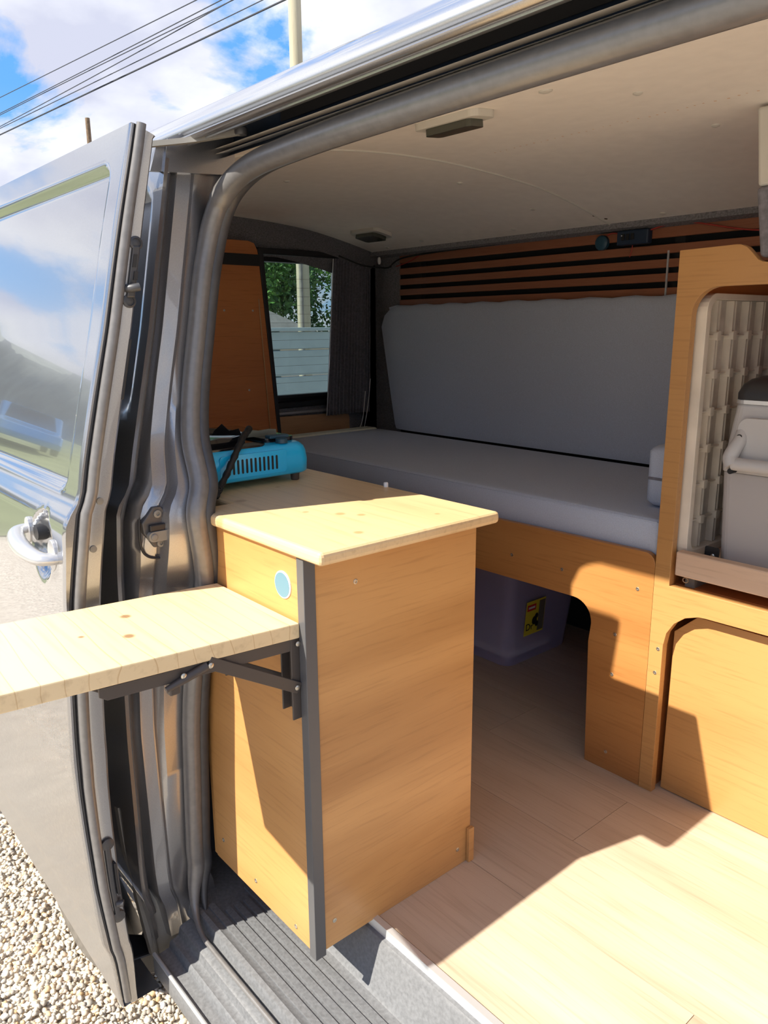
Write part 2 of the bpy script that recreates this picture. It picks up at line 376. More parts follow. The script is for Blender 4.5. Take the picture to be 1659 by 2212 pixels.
def mesh_of(name, mb, mat, smooth=False):
    me = bpy.data.meshes.new(name); me.from_pydata(mb.v, [], mb.f); me.validate()
    me.materials.append(M_[mat] if isinstance(mat, str) else mat)
    import bmesh
    bm = bmesh.new(); bm.from_mesh(me); bmesh.ops.recalc_face_normals(bm, faces=bm.faces); bm.to_mesh(me); bm.free()
    if smooth:
        me.polygons.foreach_set('use_smooth', [True] * len(me.polygons))
        try: me.set_sharp_from_angle(angle=R(smooth if smooth is not True else 40))
        except Exception: pass
    return me

def base_of(mb):
    a = np.array(mb.v); lo, hi = a.min(0), a.max(0)
    return Vector(((lo[0] + hi[0]) / 2, (lo[1] + hi[1]) / 2, lo[2]))

def world_loc(o):
    p = Vector((0, 0, 0))
    while o: p = p + o.location; o = o.parent
    return p

def obj(name, mb, mat, parent=None, smooth=False, bevel=0.0, seg=2, label=None, cat=None, group=None, kind=None, subsurf=0, origin=None, bang=35):
    b = Vector(origin) if origin is not None else base_of(mb)
    m2 = MB(); m2.v = [(p[0] - b.x, p[1] - b.y, p[2] - b.z) for p in mb.v]; m2.f = mb.f
    me = mesh_of(name, m2, mat, smooth)
    o = bpy.data.objects.new(name, me); C.objects.link(o)
    o.location = b - (world_loc(parent) if parent else Vector((0, 0, 0)))
    if parent: o.parent = parent
    if bevel:
        md = o.modifiers.new('bevel', 'BEVEL'); md.width = bevel; md.segments = seg; md.limit_method = 'ANGLE'; md.angle_limit = R(bang)
        md.harden_normals = False
    if subsurf:
        ms = o.modifiers.new('sub', 'SUBSURF'); ms.levels = subsurf; ms.render_levels = subsurf
    tag(o, label, cat, group, kind)
    return o

def tag(o, label=None, cat=None, group=None, kind=None):
    if label: o['label'] = label
    if cat: o['category'] = cat
    if group: o['group'] = group
    if kind: o['kind'] = kind
    return o

def thing(name, label, cat, loc, group=None):
    o = bpy.data.objects.new(name, None); C.objects.link(o); o.location = loc; o.empty_display_size = 0.05
    return tag(o, label, cat, group)

def copy_part(o, parent, delta):
    c = o.copy(); C.objects.link(c); c.parent = parent; c.location = o.location + Vector(delta); return c

def rrect(x0, x1, z0, z1, r, n=6, corners=(1, 1, 1, 1)):
    """rounded rectangle outline; corners: bl, br, tr, tl"""
    pts = []
    for (cx, cz, a0, k) in ((x0 + r, z0 + r, 180, 0), (x1 - r, z0 + r, 270, 1), (x1 - r, z1 - r, 0, 2), (x0 + r, z1 - r, 90, 3)):
        if corners[k]:
            for i in range(n + 1):
                a = R(a0 + 90 * i / n); pts.append((cx + r * math.cos(a), cz + r * math.sin(a)))
        else:
            pts.append(((x0, z0), (x1, z0), (x1, z1), (x0, z1))[k])
    return pts

def smooth_path(pts, n=6):
    """Catmull-Rom through pts"""
    P = [Vector(p) for p in pts]; out = []
    for i in range(len(P) - 1):
        p0, p1, p2, p3 = P[max(i - 1, 0)], P[i], P[i + 1], P[min(i + 2, len(P) - 1)]
        for k in range(n):
            t = k / n
            out.append(0.5 * ((2 * p1) + (p2 - p0) * t + (2 * p0 - 5 * p1 + 4 * p2 - p3) * t * t + (3 * p1 - p0 - 3 * p2 + p3) * t ** 3))
    out.append(P[-1]); return out

def interp(tab):
    xs = [a for a, b in tab]; ys = [b for a, b in tab]
    o = np.argsort(xs); xs = np.array(xs)[o]; ys = np.array(ys)[o]
    return lambda z: float(np.interp(z, xs, ys))
GZ = -0.58                                                     # ground level under the van
_prof = interp([(1.34, -.088), (1.29, -.10), (1.0, -.155), (.8, -.2), (.742, -.211), (.715, -.234), (.6, -.243), (.3, -.252), (0, -.243), (-.06, -.238), (-.075, -.229), (-.2, -.214), (-.32, -.195)])
def Yd(z):                                                     # outer skin of the side door, slid open
    return sum(_prof(z + d) for d in (-.012, -.006, 0, .006, .012)) / 5
def Yq(z): return Yd(z) + 0.10                                 # outer skin of the fixed body side
_xe = interp([(1.29, -.234), (1.198, -.251), (1.123, -.264), (.98, -.277), (.873, -.286), (.80, -.289), (.73, -.290), (.634, -.291), (.55, -.300), (.42, -.315), (.21, -.325), (.125, -.32), (.04, -.312), (-.05, -.304), (-.15, -.312), (-.22, -.33)])
def Xe(z): return sum(_xe(z + d) for d in (-.05, -.025, 0, .025, .05)) / 5
_xj = interp([(1.3, -.352), (.9, -.345), (.80, -.335), (.75, -.305), (.64, -.300), (.60, -.312), (.5, -.335), (.2, -.35), (-.05, -.36), (-.2, -.37)])
def Xj(z): return sum(_xj(z + d) for d in (-.03, -.015, 0, .015, .03)) / 5
_xs = interp([(1.3, -.345), (1.165, -.350), (1.0, -.348), (.915, -.342), (.82, -.318), (.75, -.278), (.7, -.254), (.62, -.268), (.566, -.276), (.4, -.306), (.2, -.335), (.0, -.355), (-.1, -.355)])
_so = interp([(1.3, .190), (.8, .190), (.7, .204), (.62, .220), (.566, .226), (.4, .214), (.2, .212), (-.1, .205)])
def So(z): return _so(z)                                       # how far the seal lies inside the skin line
def Xs(z): return sum(_xs(z + d) for d in (-.04, -.02, 0, .02, .04)) / 5

# ================================================================== the setting: ground
mb = MB().box((-500, -300, GZ - 0.05), (120, 300, GZ - 0.012))
obj('ground', mb, 'ground', kind='structure')

def stones():
    ico_v = np.array([(0, 0, 1), (.894, 0, .447), (.276, .851, .447), (-.724, .526, .447), (-.724, -.526, .447), (.276, -.851, .447),
                      (.724, .526, -.447), (-.276, .851, -.447), (-.894, 0, -.447), (-.276, -.851, -.447), (.724, -.526, -.447), (0, 0, -1)])
    ico_f = np.array([(0, 1, 2), (0, 2, 3), (0, 3, 4), (0, 4, 5), (0, 5, 1), (1, 6, 2), (2, 7, 3), (3, 8, 4), (4, 9, 5), (5, 10, 1),
                      (6, 7, 2), (7, 8, 3), (8, 9, 4), (9, 10, 5), (10, 6, 1), (11, 7, 6), (11, 8, 7), (11, 9, 8), (11, 10, 9), (11, 6, 10)])
    def patch(n, x0, x1, y0, y1, s0, s1):
        return np.stack([rng.uniform(x0, x1, n), rng.uniform(y0, y1, n), rng.uniform(-.012, .004, n), rng.uniform(s0, s1, n)], 1)
    P = np.concatenate([patch(26000, -1.6, 0.25, -0.75, 0.12, .0045, .0095), patch(24000, -3.4, 0.6, -2.2, 0.3, .006, .012)])
    n = len(P)
    th = rng.uniform(0, 2 * np.pi, n); c, s = np.cos(th), np.sin(th)
    sc = rng.uniform(.65, 1.25, (n, 3)); sc[:, 2] *= .75
    J = ico_v[None] * (1 + rng.uniform(-.22, .22, (n, 12, 1)))
    V = J * sc[:, None, :] * P[:, None, 3:4]
    X = V[..., 0] * c[:, None] - V[..., 1] * s[:, None]; Y = V[..., 0] * s[:, None] + V[..., 1] * c[:, None]
    V = np.stack([X + P[:, None, 0], Y + P[:, None, 1], V[..., 2] + P[:, None, 2]], -1)
    me = bpy.data.meshes.new('gravel')
    nv, nf = n * 12, n * 20
    me.vertices.add(nv); me.vertices.foreach_set('co', V.reshape(-1).astype(np.float32))
    F = (ico_f[None] + (np.arange(n) * 12)[:, None, None]).reshape(-1)
    me.loops.add(nf * 3); me.loops.foreach_set('vertex_index', F.astype(np.int32))
    me.polygons.add(nf); me.polygons.foreach_set('loop_start', np.arange(0, nf * 3, 3, dtype=np.int32)); me.polygons.foreach_set('loop_total', np.full(nf, 3, np.int32))
    at = me.attributes.new('tint', 'FLOAT', 'POINT')
    at.data.foreach_set('value', np.repeat(rng.uniform(0, 1, n), 12).astype(np.float32))
    me.update(); me.materials.append(M_['gravel'])
    o = bpy.data.objects.new('gravel', me); C.objects.link(o); o.location = (0, 0, GZ - 0.004)
    tag(o, 'loose pale gravel covering the driveway beside the van', 'gravel', kind='stuff')
stones()

# meadow beyond the drive on the door side
mb = MB()
def Zm(x, y):                                                  # grassy bank rising towards the rear on the door side
    d_ = math.hypot(x + 5.5, y + 1.2); return GZ - .008 + min(2.2, .045 * max(0, d_ - 1.0)) + .03 * math.sin(x * .7 + y)
for xs_ in (np.linspace(-60, -6.5, 50),): mb.grid([[(x, y, Zm(x, y)) for y in np.linspace(-60, -1.6, 50)] for x in xs_])
obj('meadow', mb, 'grass', kind='structure', smooth=True)

# ================================================================== the setting: inside of the van
# floor: sub floor with laminate planks, joints staggered
floor = obj('floor', MB().box((-1.72, 0.136, -0.05), (1.85, 1.5, -0.009)), 'dark_wall', kind='structure')
seams = [0.1345, 0.3595, 0.555, 0.7505, 0.946, 1.1415, 1.337, 1.5]
offs = [0.46, -0.55, 0.10, -0.30, 0.52, -0.1, 0.3]
k = 0
for i in range(len(seams) - 1):
    cuts = sorted([-1.72] + [offs[i] + j * 1.2 for j in range(-3, 4) if -1.6 < offs[i] + j * 1.2 < 1.8] + [1.85])
    for a, b in zip(cuts[:-1], cuts[1:]):
        g = 0.0005
        obj('plank', MB().box((a + g, seams[i] + g, -0.009), (b - g, seams[i + 1] - g, 0.0)), M_['laminate'][(k * 2 + i) % 3], floor); k += 1
obj('trim_1', MB().prism([[(.118, -.016), (.120, .0030), (.131, .0040), (.134, .0005), (.134, -.009), (.124, -.009), (.122, -.016)]], 'YZ', -0.34, 0.95), 'alu', kind='structure', smooth=30,
    label='aluminium edging strip along the floor above the step')

# ceiling lining: bowed panels
_cz = interp([(.085, 1.272), (.2, 1.314), (.3, 1.336), (.435, 1.355), (.571, 1.367), (.753, 1.371), (.946, 1.363), (1.129, 1.347), (1.294, 1.316), (1.457, 1.277), (1.52, 1.262)])
def Zc(y): return sum(_cz(y + d) for d in (-.06, -.03, 0, .03, .06)) / 5
ys = np.linspace(0.085, 1.5, 40)
ceiling = bpy.data.objects.new('ceiling', None); C.objects.link(ceiling); ceiling.location = (0, 0.75, 1.36); ceiling['kind'] = 'structure'
def panel(x0, x1):
    m = MB(); m.grid([[(x, y, Zc(y)) for y in ys] for x in np.linspace(x0, x1, 6)] ); m.grid([[(x, y, Zc(y) + .008) for y in ys] for x in (x0, x1)], flip=True)
    return obj('ceiling_panel', m, 'headliner', ceiling, smooth=60)
panel(-0.4815, 1.85); panel(-1.56, -0.4845)
obj('seam_strip', MB().tube([(-.483, y, Zc(y) - .0005) for y in ys], .0032, 8), 'headliner_trim', ceiling, smooth=60)
obj('edge_lining', MB().prism([[(1.425, 1.268), (1.46, 1.262), (1.5, 1.262), (1.5, 1.30), (1.43, 1.290)]], 'YZ', -1.56, 1.85), 'carpet', ceiling)
def on_ceiling(x, y, name, r, mat, h=.004):
    z = Zc(y); nrm = Vector((0, (Zc(y + .01) - Zc(y - .01)) / .02, -1)).normalized()
    m = MB(); p = Vector((x, y, z)); m.tube([p - nrm * .002, p + nrm * h * .5, p + nrm * h], [r, r, r * .5], 14)
    return obj(name, m, mat, ceiling, smooth=30)
for (x, y) in [(.041, .455), (.102, .616), (.088, .905), (-1.22, 1.38), (-.30, 1.40), (-1.43, 1.40), (-.62, .95), (-.62, 1.25), (-.9, .6), (-.8, 1.38), (.35, .75)]:
    on_ceiling(x, y, 'screw_cap', .008 if (x, y) != (.041, .455) else .011, 'headliner_trim')
for (x, y, r) in [(-.49, 1.36, .004), (-.485, 1.37, .003), (-.47, 1.39, .005)]: on_ceiling(x, y, 'stain', r, 'felt_stone', .0006)
for i in range(34):                                             # dotted rusty line of pin holes along the panel
    t = i / 33; x = -.35 + .62 * t + rng.uniform(-.004, .004); y = .775 - .008 * t + rng.uniform(-.003, .003)
    on_ceiling(x, y, 'pin_mark', rng.uniform(.0012, .0026), 'pine_edge', .0005)

# opposite side wall with horizontal slats
wall_left = obj('wall_left', MB().box((-1.72, 1.5, -.05), (1.85, 1.53, 1.3)), 'dark_wall', kind='structure')
slat_z = [(1.235, 1.265), (1.193, 1.217), (1.155, 1.178), (1.117, 1.140), (1.079, 1.101), (1.041, 1.063), (1.003, 1.025)]
for a, b in slat_z:
    obj('slat', MB().box((-1.43, 1.462, a), (0.78, 1.474, b)), 'slat', wall_left, bevel=.002)
for x in (-1.35, -.30, .5):
    obj('slat_batten', MB().box((x, 1.474, .98), (x + .03, 1.5, 1.27)), 'dark_wall', wall_left)
obj('cable_clip', MB().box((-.312, 1.459, 1.06), (-.307, 1.463, 1.20)), 'alu', wall_left)
# carpeted rear corner on the far side
m = MB()
m.grid([[(x, y, z) for (x, y) in [(-1.43, 1.468), (-1.50, 1.462), (-1.56, 1.478), (-1.62, 1.5), (-1.70, 1.5)]] for z in np.linspace(.4, 1.275, 10)])
obj('corner_lining', m, 'carpet', wall_left, smooth=60)

# rear wall with the tailgate window
wall_rear = bpy.data.objects.new('wall_rear', None); C.objects.link(wall_rear); wall_rear.location = (-1.72, .75, 0); wall_rear['kind'] = 'structure'
obj('lining', MB().prism([[(.0, -.05), (1.53, -.05), (1.53, 1.33), (.0, 1.33)], rrect(.16, 1.475, .70, 1.262, .06)], 'YZ', -1.75, -1.715), 'carpet', wall_rear)
m = MB(); hd = [(-1.545, 1.0), (-1.58, .985), (-1.64, .955), (-1.69, .93), (-1.712, .915)]
rows = []
for y in np.linspace(.05, 1.5, 30):
    zc = Zc(y)
    rows.append([(-1.545, y, zc + .002), (-1.58, y, zc - .006), (-1.63, y, zc - .028), (-1.675, y, min(zc - .06, 1.30)), (-1.705, y, min(zc - .085, 1.272)), (-1.715, y, min(zc - .09, 1.262))])
m.grid(rows); obj('header_lining', m, 'carpet', wall_rear, smooth=60)
window = bpy.data.objects.new('window_1', None); C.objects.link(window); window.location = (-1.73, .82, .70); tag(window, 'tinted tailgate window with heating wires behind dark curtain', kind='structure')
obj('window_frame', MB().prism([rrect(.13, 1.505, .672, 1.292, .07), rrect(.19, 1.445, .728, 1.245, .05)], 'YZ', -1.775, -1.735), 'black_plastic', window, bevel=.004)
obj('window_pane', MB().prism([rrect(.15, 1.485, .69, 1.275, .06)], 'YZ', -1.80, -1.795), 'glass', window)
for z in np.arange(.78, 1.22, .034):
    m = MB().box((-1.7945, .2, z), (-1.7938, 1.44, z + .0008)); obj('heating_wire', m, 'felt_stone', window)
obj('window_ledge', MB().box((-1.735, .99, .727), (-1.70, 1.42, .740)), 'black_plastic', window, bevel=.002)
obj('window_ledge', MB().box((-1.735, .99, .690), (-1.69, 1.42, .713)), 'black_plastic', window, bevel=.003)
obj('window_ledge', MB().box((-1.735, .99, .664), (-1.685, 1.42, .676)), 'silver', window, bevel=.003)

# near side lining behind the door opening, front end of the load space
m = MB(); m.grid([[(x, Yd(z) + .215, z) for z in np.linspace(-.05, 1.275, 24)] for x in np.linspace(-1.72, -.365, 4)])
m.grid([[(-.365 + t * .02, Yd(z) + .215, z) for z in np.linspace(-.05, 1.275, 24)] for t in (0, 1)])
obj('wall_right', m, 'carpet', kind='structure', smooth=60)
obj('wall_front', MB().prism([[(0, -.05), (1.53, -.05), (1.53, 1.36), (0, 1.36)], rrect(.10, 1.43, .42, 1.26, .08)], 'YZ', 1.85, 1.88), 'carpet', kind='structure', label='front bulkhead with wide windscreen opening')

# ================================================================== the van body
van = thing('camper_van', 'dark grey metallic van body with side door opening, roof gutter and step', 'van', (-.1, .72, GZ))
# roof skin, folding over to the far side
rp = [(.034, 1.297), (.025, 1.301), (.025, 1.308), (.033, 1.319), (.05, 1.333), (.075, 1.350), (.105, 1.364), (.16, 1.380), (.25, 1.394), (.40, 1.406), (.73, 1.414), (1.06, 1.406), (1.25, 1.392), (1.36, 1.372), (1.44, 1.34), (1.49, 1.30), (1.52, 1.22), (1.58, .9), (1.64, .7), (1.66, .3), (1.64, -.1), (1.60, -.28)]
m = MB(); m.grid([[(x, p.x, p.y) for p in [Vector((q.x, q.y)) for q in smooth_path([(a, b, 0) for a, b in rp], 3)]] for x in (-1.92, -1.0, 0, 1.0, 1.9)])
obj('roof_panel', m, 'paint_roof', van, smooth=60)
def rail(name, prof, x0, x1, mat, sm=50, close=False):
    m = MB()
    if close: m.prism([prof], 'YZ', x0, x1)
    else: m.grid([[(x, a, b) for a, b in prof] for x in np.linspace(x0, x1, 3)])
    return obj(name, m, mat, van, smooth=sm)
rail('gutter_shadow_line', [(.034, 1.300), (.042, 1.303), (.042, 1.297), (.034, 1.296)], -1.92, 1.9, 'black_plastic', close=True)
rail('roof_gutter', [(.032, 1.297), (.022, 1.294), (.020, 1.291), (.023, 1.287), (.029, 1.2865), (.030, 1.289), (.036, 1.289), (.037, 1.2855), (.044, 1.286), (.052, 1.292), (.056, 1.298), (.036, 1.300)], -.345, 1.9, 'paint', close=True)
rail('header_recess', [(.050, 1.290), (.058, 1.312), (.078, 1.324), (.114, 1.322), (.122, 1.306), (.116, 1.286), (.106, 1.277), (.094, 1.273)], -.345, .80, 'gadget')  # shade put into the colour: navy in place of the body paint
rail('slide_track', [(.090, 1.320), (.090, 1.310), (.0915, 1.310), (.0915, 1.316), (.1080, 1.314), (.1080, 1.301), (.1095, 1.301), (.1095, 1.320)], -.18, .80, 'dark_wall', close=True)
obj('header_end', MB().prism([[(-.03, 1.24), (-.015, 1.285), (.02, 1.299), (.045, 1.305), (.122, 1.325), (.122, 1.25)]], 'YZ', -.352, -.343), 'paint', van)

# door seal: one rubber tube round the whole opening
zs = [1.08, 1.0, .9, .82, .75, .70, .62, .566, .5, .4, .3, .2, .1, .02, -.02]
left = [(Xs(z), Yd(z) + So(z), z) for z in zs]
path = [(.83, .05, -.02)][:0]
loop = [(.70, .092, 1.259), (.3, .092, 1.2595), (0, .092, 1.2575), (-.16, .092, 1.253), (-.235, .091, 1.247), (-.285, .088, 1.234), (-.322, .081, 1.209), (-.342, .072, 1.172), (-.350, .063, 1.13)] + left \
     + [(-.345, -.046, -.06), (-.325, -.056, -.092), (-.285, -.066, -.110), (-.23, -.068, -.114), (0, -.068, -.114), (.3, -.068, -.114), (.66, -.068, -.114), (.75, -.066, -.09), (.79, -.06, -.02), (.80, -.06, .3), (.80, -.05, .6), (.80, -.01, .85), (.80, .05, 1.1), (.785, .085, 1.22), (.75, .092, 1.25)]
lp = smooth_path(loop + [loop[0]], 7)[:-1]
obj('door_seal', MB().tube(lp, [.0185 if p.z > 1.2 else (.0165 if p.z > -.03 else max(.0045, .0165 + (p.z + .03) * .15)) for p in lp], 14, closed=True), 'rubber_grey', van, smooth=70)
# thin flange strip behind the seal
fl = [Vector((p.x, p.y + .02, p.z - (.012 if p.z < -.09 else 0))) for p in lp]
obj('seal_flange', MB().tube(fl, [.013 if p.z > -.03 else max(.003, .013 + (p.z + .03) * .13) for p in fl], 8, closed=True), 'rubber', van, smooth=70)

# rear door post (jamb) between body skin and seal
rows = []
for z in np.linspace(-.16, 1.262, 90):
    q, xj, xs = Yq(z), Xj(z), Xs(z)
    xq = -.338 if z > .3 else -.338 - .04 * (.3 - z) / .46
    rows.append([(xq, q, z), (xq - .004, q + .008, z), (xq - .022, q + .012, z), (xq - .022, q + .020, z), (min(xj, xq + .03) , q + .028, z), (xj, q + .034, z), (xj + .002, q + .050, z), (xj - .003, q + .0525, z), (xj - .003, q + .0545, z), (xj + .002, q + .057, z), (xs * .5 + xj * .5, q + .066, z), (xs - .012, q + So(z) - .104, z), (xs - .014, q + So(z) - .07, z)])
obj('rear_post', MB().grid(rows), 'paint', van, smooth=38)
# dark rubber in the shut gap
pp = [((-.338 if z > .3 else -.338 - .04 * (.3 - z) / .46) - .010, Yq(z) + .010, z) for z in np.linspace(-.1, 1.24, 40)]
obj('post_rubber', MB().tube(pp, .0055, 8), 'rubber', van, smooth=60)
# striker plate with arm
sz = .683; sx = Xj(sz) + .002; sy = Yq(sz) + .028
st = obj('striker_plate', MB().prism([[(sy + .000, sz - .008), (sy + .016, sz - .034), (sy + .034, sz - .034), (sy + .050, sz - .014), (sy + .050, sz + .012), (sy + .032, sz + .034), (sy + .018, sz + .034), (sy - .002, sz + .010)]], 'YZ', sx - .01, sx + .004), 'rubber', van, bevel=.002)
obj('striker_arm', MB().prism([rrect(sy + .004, sy + .05, sz - .022, sz - .005, .0082)], 'YZ', sx + .004, sx + .014), 'chassis', st, bevel=.002)
obj('striker_block', MB().box((sx + .004, sy + .008, sz - .006), (sx + .011, sy + .044, sz + .006)), 'black_plastic', st, bevel=.002)
obj('striker_catch', MB().box((sx + .0, sy + .046, sz - .012), (sx + .012, sy + .058, sz + .016)), 'rubber', st, bevel=.003)
for (dy, dz) in ((.025, .022), (.027, -.028)):
    m = MB().lathe((sx + .004, sy + dy, sz + dz), 'X', [(.0065, 0), (.0065, .002), (.003, .003), (.0028, .001)], 12); obj('striker_screw', m, 'chassis', st, smooth=30)
obj('striker_pin', MB().lathe((sx + .014, sy + .013, sz - .0135), 'X', [(.0055, 0), (.0055, .002), (.004, .003)], 14), 'chassis', st, smooth=30)
# pressed panel joint lines below the striker
jl = [(Xj(z) + .003, Yq(z) + d, z) for d, z in ((.022, .70), (.022, .67), (.027, .648), (.036, .636), (.05, .630), (.075, .626))]
obj('panel_joint', MB().tube(smooth_path(jl, 4), .0022, 6), 'black_plastic', van, smooth=60)
for z in ():
    obj('pressed_rib', MB().tube([(Xj(z) + .001, Yq(z) + .052, z), (Xj(z) + .001, Yq(z) + .078, z)], .004, 8), 'paint', van, smooth=60)

# fixed body side behind the opening, with wheel arch
def in_arch(x, z): return (x + .905) ** 2 + (z + .26) ** 2 < .37 ** 2
m = MB(); xsn = np.concatenate([np.linspace(0, .12, 14), np.linspace(.13, 1.58, 90)]); zsn = np.linspace(-.26, 1.29, 110); idx = {}
def rr_off(u, z, u0, u1, z0, z1, r, depth, soft):
    du = max(u0 + r - u, u - (u1 - r), 0); dz = max(z0 + r - z, z - (z1 - r), 0)
    sdf = math.hypot(du, dz) - r if (du > 0 and dz > 0) else max(u0 - u, u - u1, z0 - z, z - z1)
    t = min(1, max(0, -sdf / soft)); return depth * t * t * (3 - 2 * t)
verts = []
for i, u in enumerate(xsn):
    for j, z in enumerate(zsn):
        xq = -.338 if z > .3 else -.338 - .04 * (.3 - z) / .46
        off = rr_off(u, z, .035, 1.4, .86, 1.225, .04, .012, .014)
        idx[i, j] = len(verts); verts.append((xq - u, Yq(z) + off, z))
faces = []
for i in range(len(xsn) - 1):
    for j in range(len(zsn) - 1):
        c = verts[idx[i, j]]
        if in_arch(c[0], c[2]): continue
        faces.append((idx[i, j], idx[i + 1, j], idx[i + 1, j + 1], idx[i, j + 1]))
m.add(verts, faces); obj('rear_quarter_panel', m, 'paint', van, smooth=60)
# front side of the body beyond the opening
m = MB(); m.grid([[(x, Yq(z), z) for z in np.linspace(-.26, .68, 40)] for x in (.84, 1.2, 1.9)]); m.grid([[(x, Yq(z), z) for z in np.linspace(.68, 1.29, 24)] for x in (.84, .98)]); m.grid([[(x, Yq(z), z) for z in np.linspace(1.19, 1.29, 6)] for x in (.98, 1.9)])
m.grid([[(x, y, z) for (x, y) in ((.84, Yq(z)), (.83, Yq(z) + .03), (.81, Yq(z) + .06), (.81, Yq(z) + .12), (.88, Yq(z) + .12))] for z in np.linspace(-.2, 1.27, 40)])
obj('front_side_panel', m, 'paint', van, smooth=40)
m = MB().prism([[(-.16, -.28), (1.66, -.28), (1.60, .8), (1.50, 1.3), (1.4, 1.39), (.1, 1.38), (.02, 1.28), (-.12, .7)], rrect(.1, 1.5, .69, 1.28, .06)], 'YZ', -1.92, -1.90)
obj('tailgate', m, 'paint', van)

# step: moulded sill section
sp_ = [(.122, -.012), (.112, -.014), (.107, -.020), (.088, -.092), (.082, -.099), (.070, -.102), (-.034, -.102), (-.042, -.098), (-.050, -.100), (-.056, -.118), (-.058, -.126)]
rail('step_moulding', sp_, -.47, .82, 'step_plastic', 35)
sp2 = [(-.058, -.122), (-.078, -.125), (-.082, -.128), (-.086, -.143), (-.092, -.146), (-.100, -.1455), (-.104, -.150), (-.106, -.160), (-.128, -.163), (-.131, -.158), (-.136, -.157), (-.139, -.163), (-.139, -.20), (-.12, -.24), (-.05, -.26)]
rail('sill_rail', sp2, -.345, .82, 'step_plastic', 35)
m = MB(); m.grid([[(x, y, z) for (x, z) in ((-.47, -.102), (-.478, -.09), (-.482, -.06), (-.482, .12))] for y in np.linspace(-.06, .14, 4)])
obj('step_end', m, 'black_plastic', van, smooth=40)
obj('sill_lip', MB().tube([(-.346, -.136, -.158), (.82, -.136, -.158)], .004, 8), 'alu', van, smooth=60)
for i, y in enumerate((-.022, -.002, .018, .038, .058)):
    x0 = -.33 if i in (0, 4) else -.30
    m = MB(); L = rrect(x0, .78, y - .0065, y + .0065, .0064); m.prism([L], 'XY', -.104, -.0985)
    obj('tread_rib', m, 'step_plastic', van, bevel=.0018, seg=2)
# rear wheel just visible behind the door
m = MB(); c = (-.905, .0, -.265)
m.lathe((c[0], -.118, c[2]), 'Y', [(.20, .0), (.27, -.004), (.305, .015), (.315, .04), (.315, .17), (.305, .195), (.27, .21), (.20, .205)], 48)
wh = obj('tyre', m, 'tyre', van, smooth=40)
for y in (-.068, -.028, .015, .058):
    obj('tread_groove', MB().tube([(c[0] + .3155 * math.cos(a), y, c[2] + .3155 * math.sin(a)) for a in np.linspace(0, 2 * math.pi, 60)[:-1]], .005, 6, closed=True), 'black_rubber', wh)
for i in range(48):
    a = 2 * math.pi * i / 48
    p0 = (c[0] + .316 * math.cos(a), -.098, c[2] + .316 * math.sin(a)); p1 = (c[0] + .316 * math.cos(a + .06), .07, c[2] + .316 * math.sin(a + .06))
    obj('tread_sipe', MB().tube([p0, p1], .0032, 4), 'black_rubber', wh)
obj('wheel_rim', MB().lathe((c[0], -.09, c[2]), 'Y', [(.03, .02), (.06, .0), (.16, .02), (.205, .0), (.205, .05)], 32), 'silver', wh, smooth=40)
m = MB(); m.grid([[(c[0] + .375 * math.cos(a), y, c[2] + .375 * math.sin(a)) for y in (-.13, .13)] for a in np.linspace(0, math.pi, 24)])
m.grid([[(x, .13, z) for z in (-.30, .12)] for x in (-1.4, -.55)])
obj('wheel_arch_liner', m, 'black_plastic', van, smooth=60)
# inner flange of the wheel arch and dusty sheet metal at the foot of the post
m = MB(); fp = [(-.44, -.145, .12), (-.435, -.14, .02), (-.415, -.135, -.03), (-.425, -.13, -.08), (-.40, -.12, -.20)]
m.grid([[tuple(p + Vector(d)) for d in ((0, -.006, 0), (.012, -.004, 0), (.014, .004, 0), (.004, .012, 0))] for p in smooth_path(fp, 5)])
obj('post_flange', m, 'chassis', van, smooth=50)
m = MB(); m.grid([[(-.39 + .02 * t, -.12 + .06 * t, z) for t in np.linspace(0, 1, 4)] for z in np.linspace(-.25, -.05, 5)])
obj('post_foot', m, 'chassis', van, smooth=50)
obj('underbody', MB().box((-1.85, .16, -.30), (1.85, 1.58, -.10)), 'black_plastic', van)

# ================================================================== sliding door, slid back
door = thing('sliding_door', 'dark grey sliding van door slid back along the outside, reflecting clouds', 'van door', (-.8, -.2, -.22))
m = MB(); verts = []; faces = []
us = np.concatenate([np.linspace(0, .09, 18), np.linspace(.097, .26, 30), np.linspace(.27, 1.04, 70)])
zs = np.concatenate([np.linspace(-.215, .58, 60), np.linspace(.588, .77, 30), np.linspace(.78, 1.15, 40), np.linspace(1.156, 1.280, 22)])
HX, HZ = -.395, .662
for u in us:
    for z in zs:
        x = Xe(z) - u
        off = rr_off(u, z, .052, .97, .752, 1.236, .03, .013, .012)
        ex, ez = (x - HX) / .046, (z - HZ) / .058
        q = ex * ex + ez * ez
        if q < 1: off += .024 * (1 - q) ** .7
        if u < .004: off += .003 * (1 - u / .004)
        verts.append((x, Yd(z) + off, z))
nz = len(zs)
for i in range(len(us) - 1):
    for j in range(nz - 1): faces.append((i * nz + j, (i + 1) * nz + j, (i + 1) * nz + j + 1, i * nz + j + 1))
m.add(verts, faces); skin = obj('outer_skin', m, 'paint_door', door, smooth=60)
_th = interp([(1.29, .034), (1.1, .043), (.87, .050), (.6, .056), (.3, .058), (.1, .050), (-.08, .040), (-.22, .030)])
def Ysm(z): return max(sum(Yd(z + d) for d in np.linspace(-.13, .13, 11)) / 11, Yd(z) + .001)
def Th(z): return _th(z) / .073
sect = [(.003, 0), (.006, 0), (.0068, -.011), (.0145, -.011), (.0152, -.003), (.036, -.003), (.0365, 0), (.045, .0012), (.066, .0012), (.071, -.002), (.073, -.012)]
zl = np.linspace(-.215, 1.280, 90)
m = MB(); m.grid([[(Xe(z) + dx, (Yd(z) if i == 0 else Ysm(z)) + d * Th(z), z - (.014 * d / .073 if z > 1.275 else 0)) for i, (d, dx) in enumerate(sect)] for z in zl])
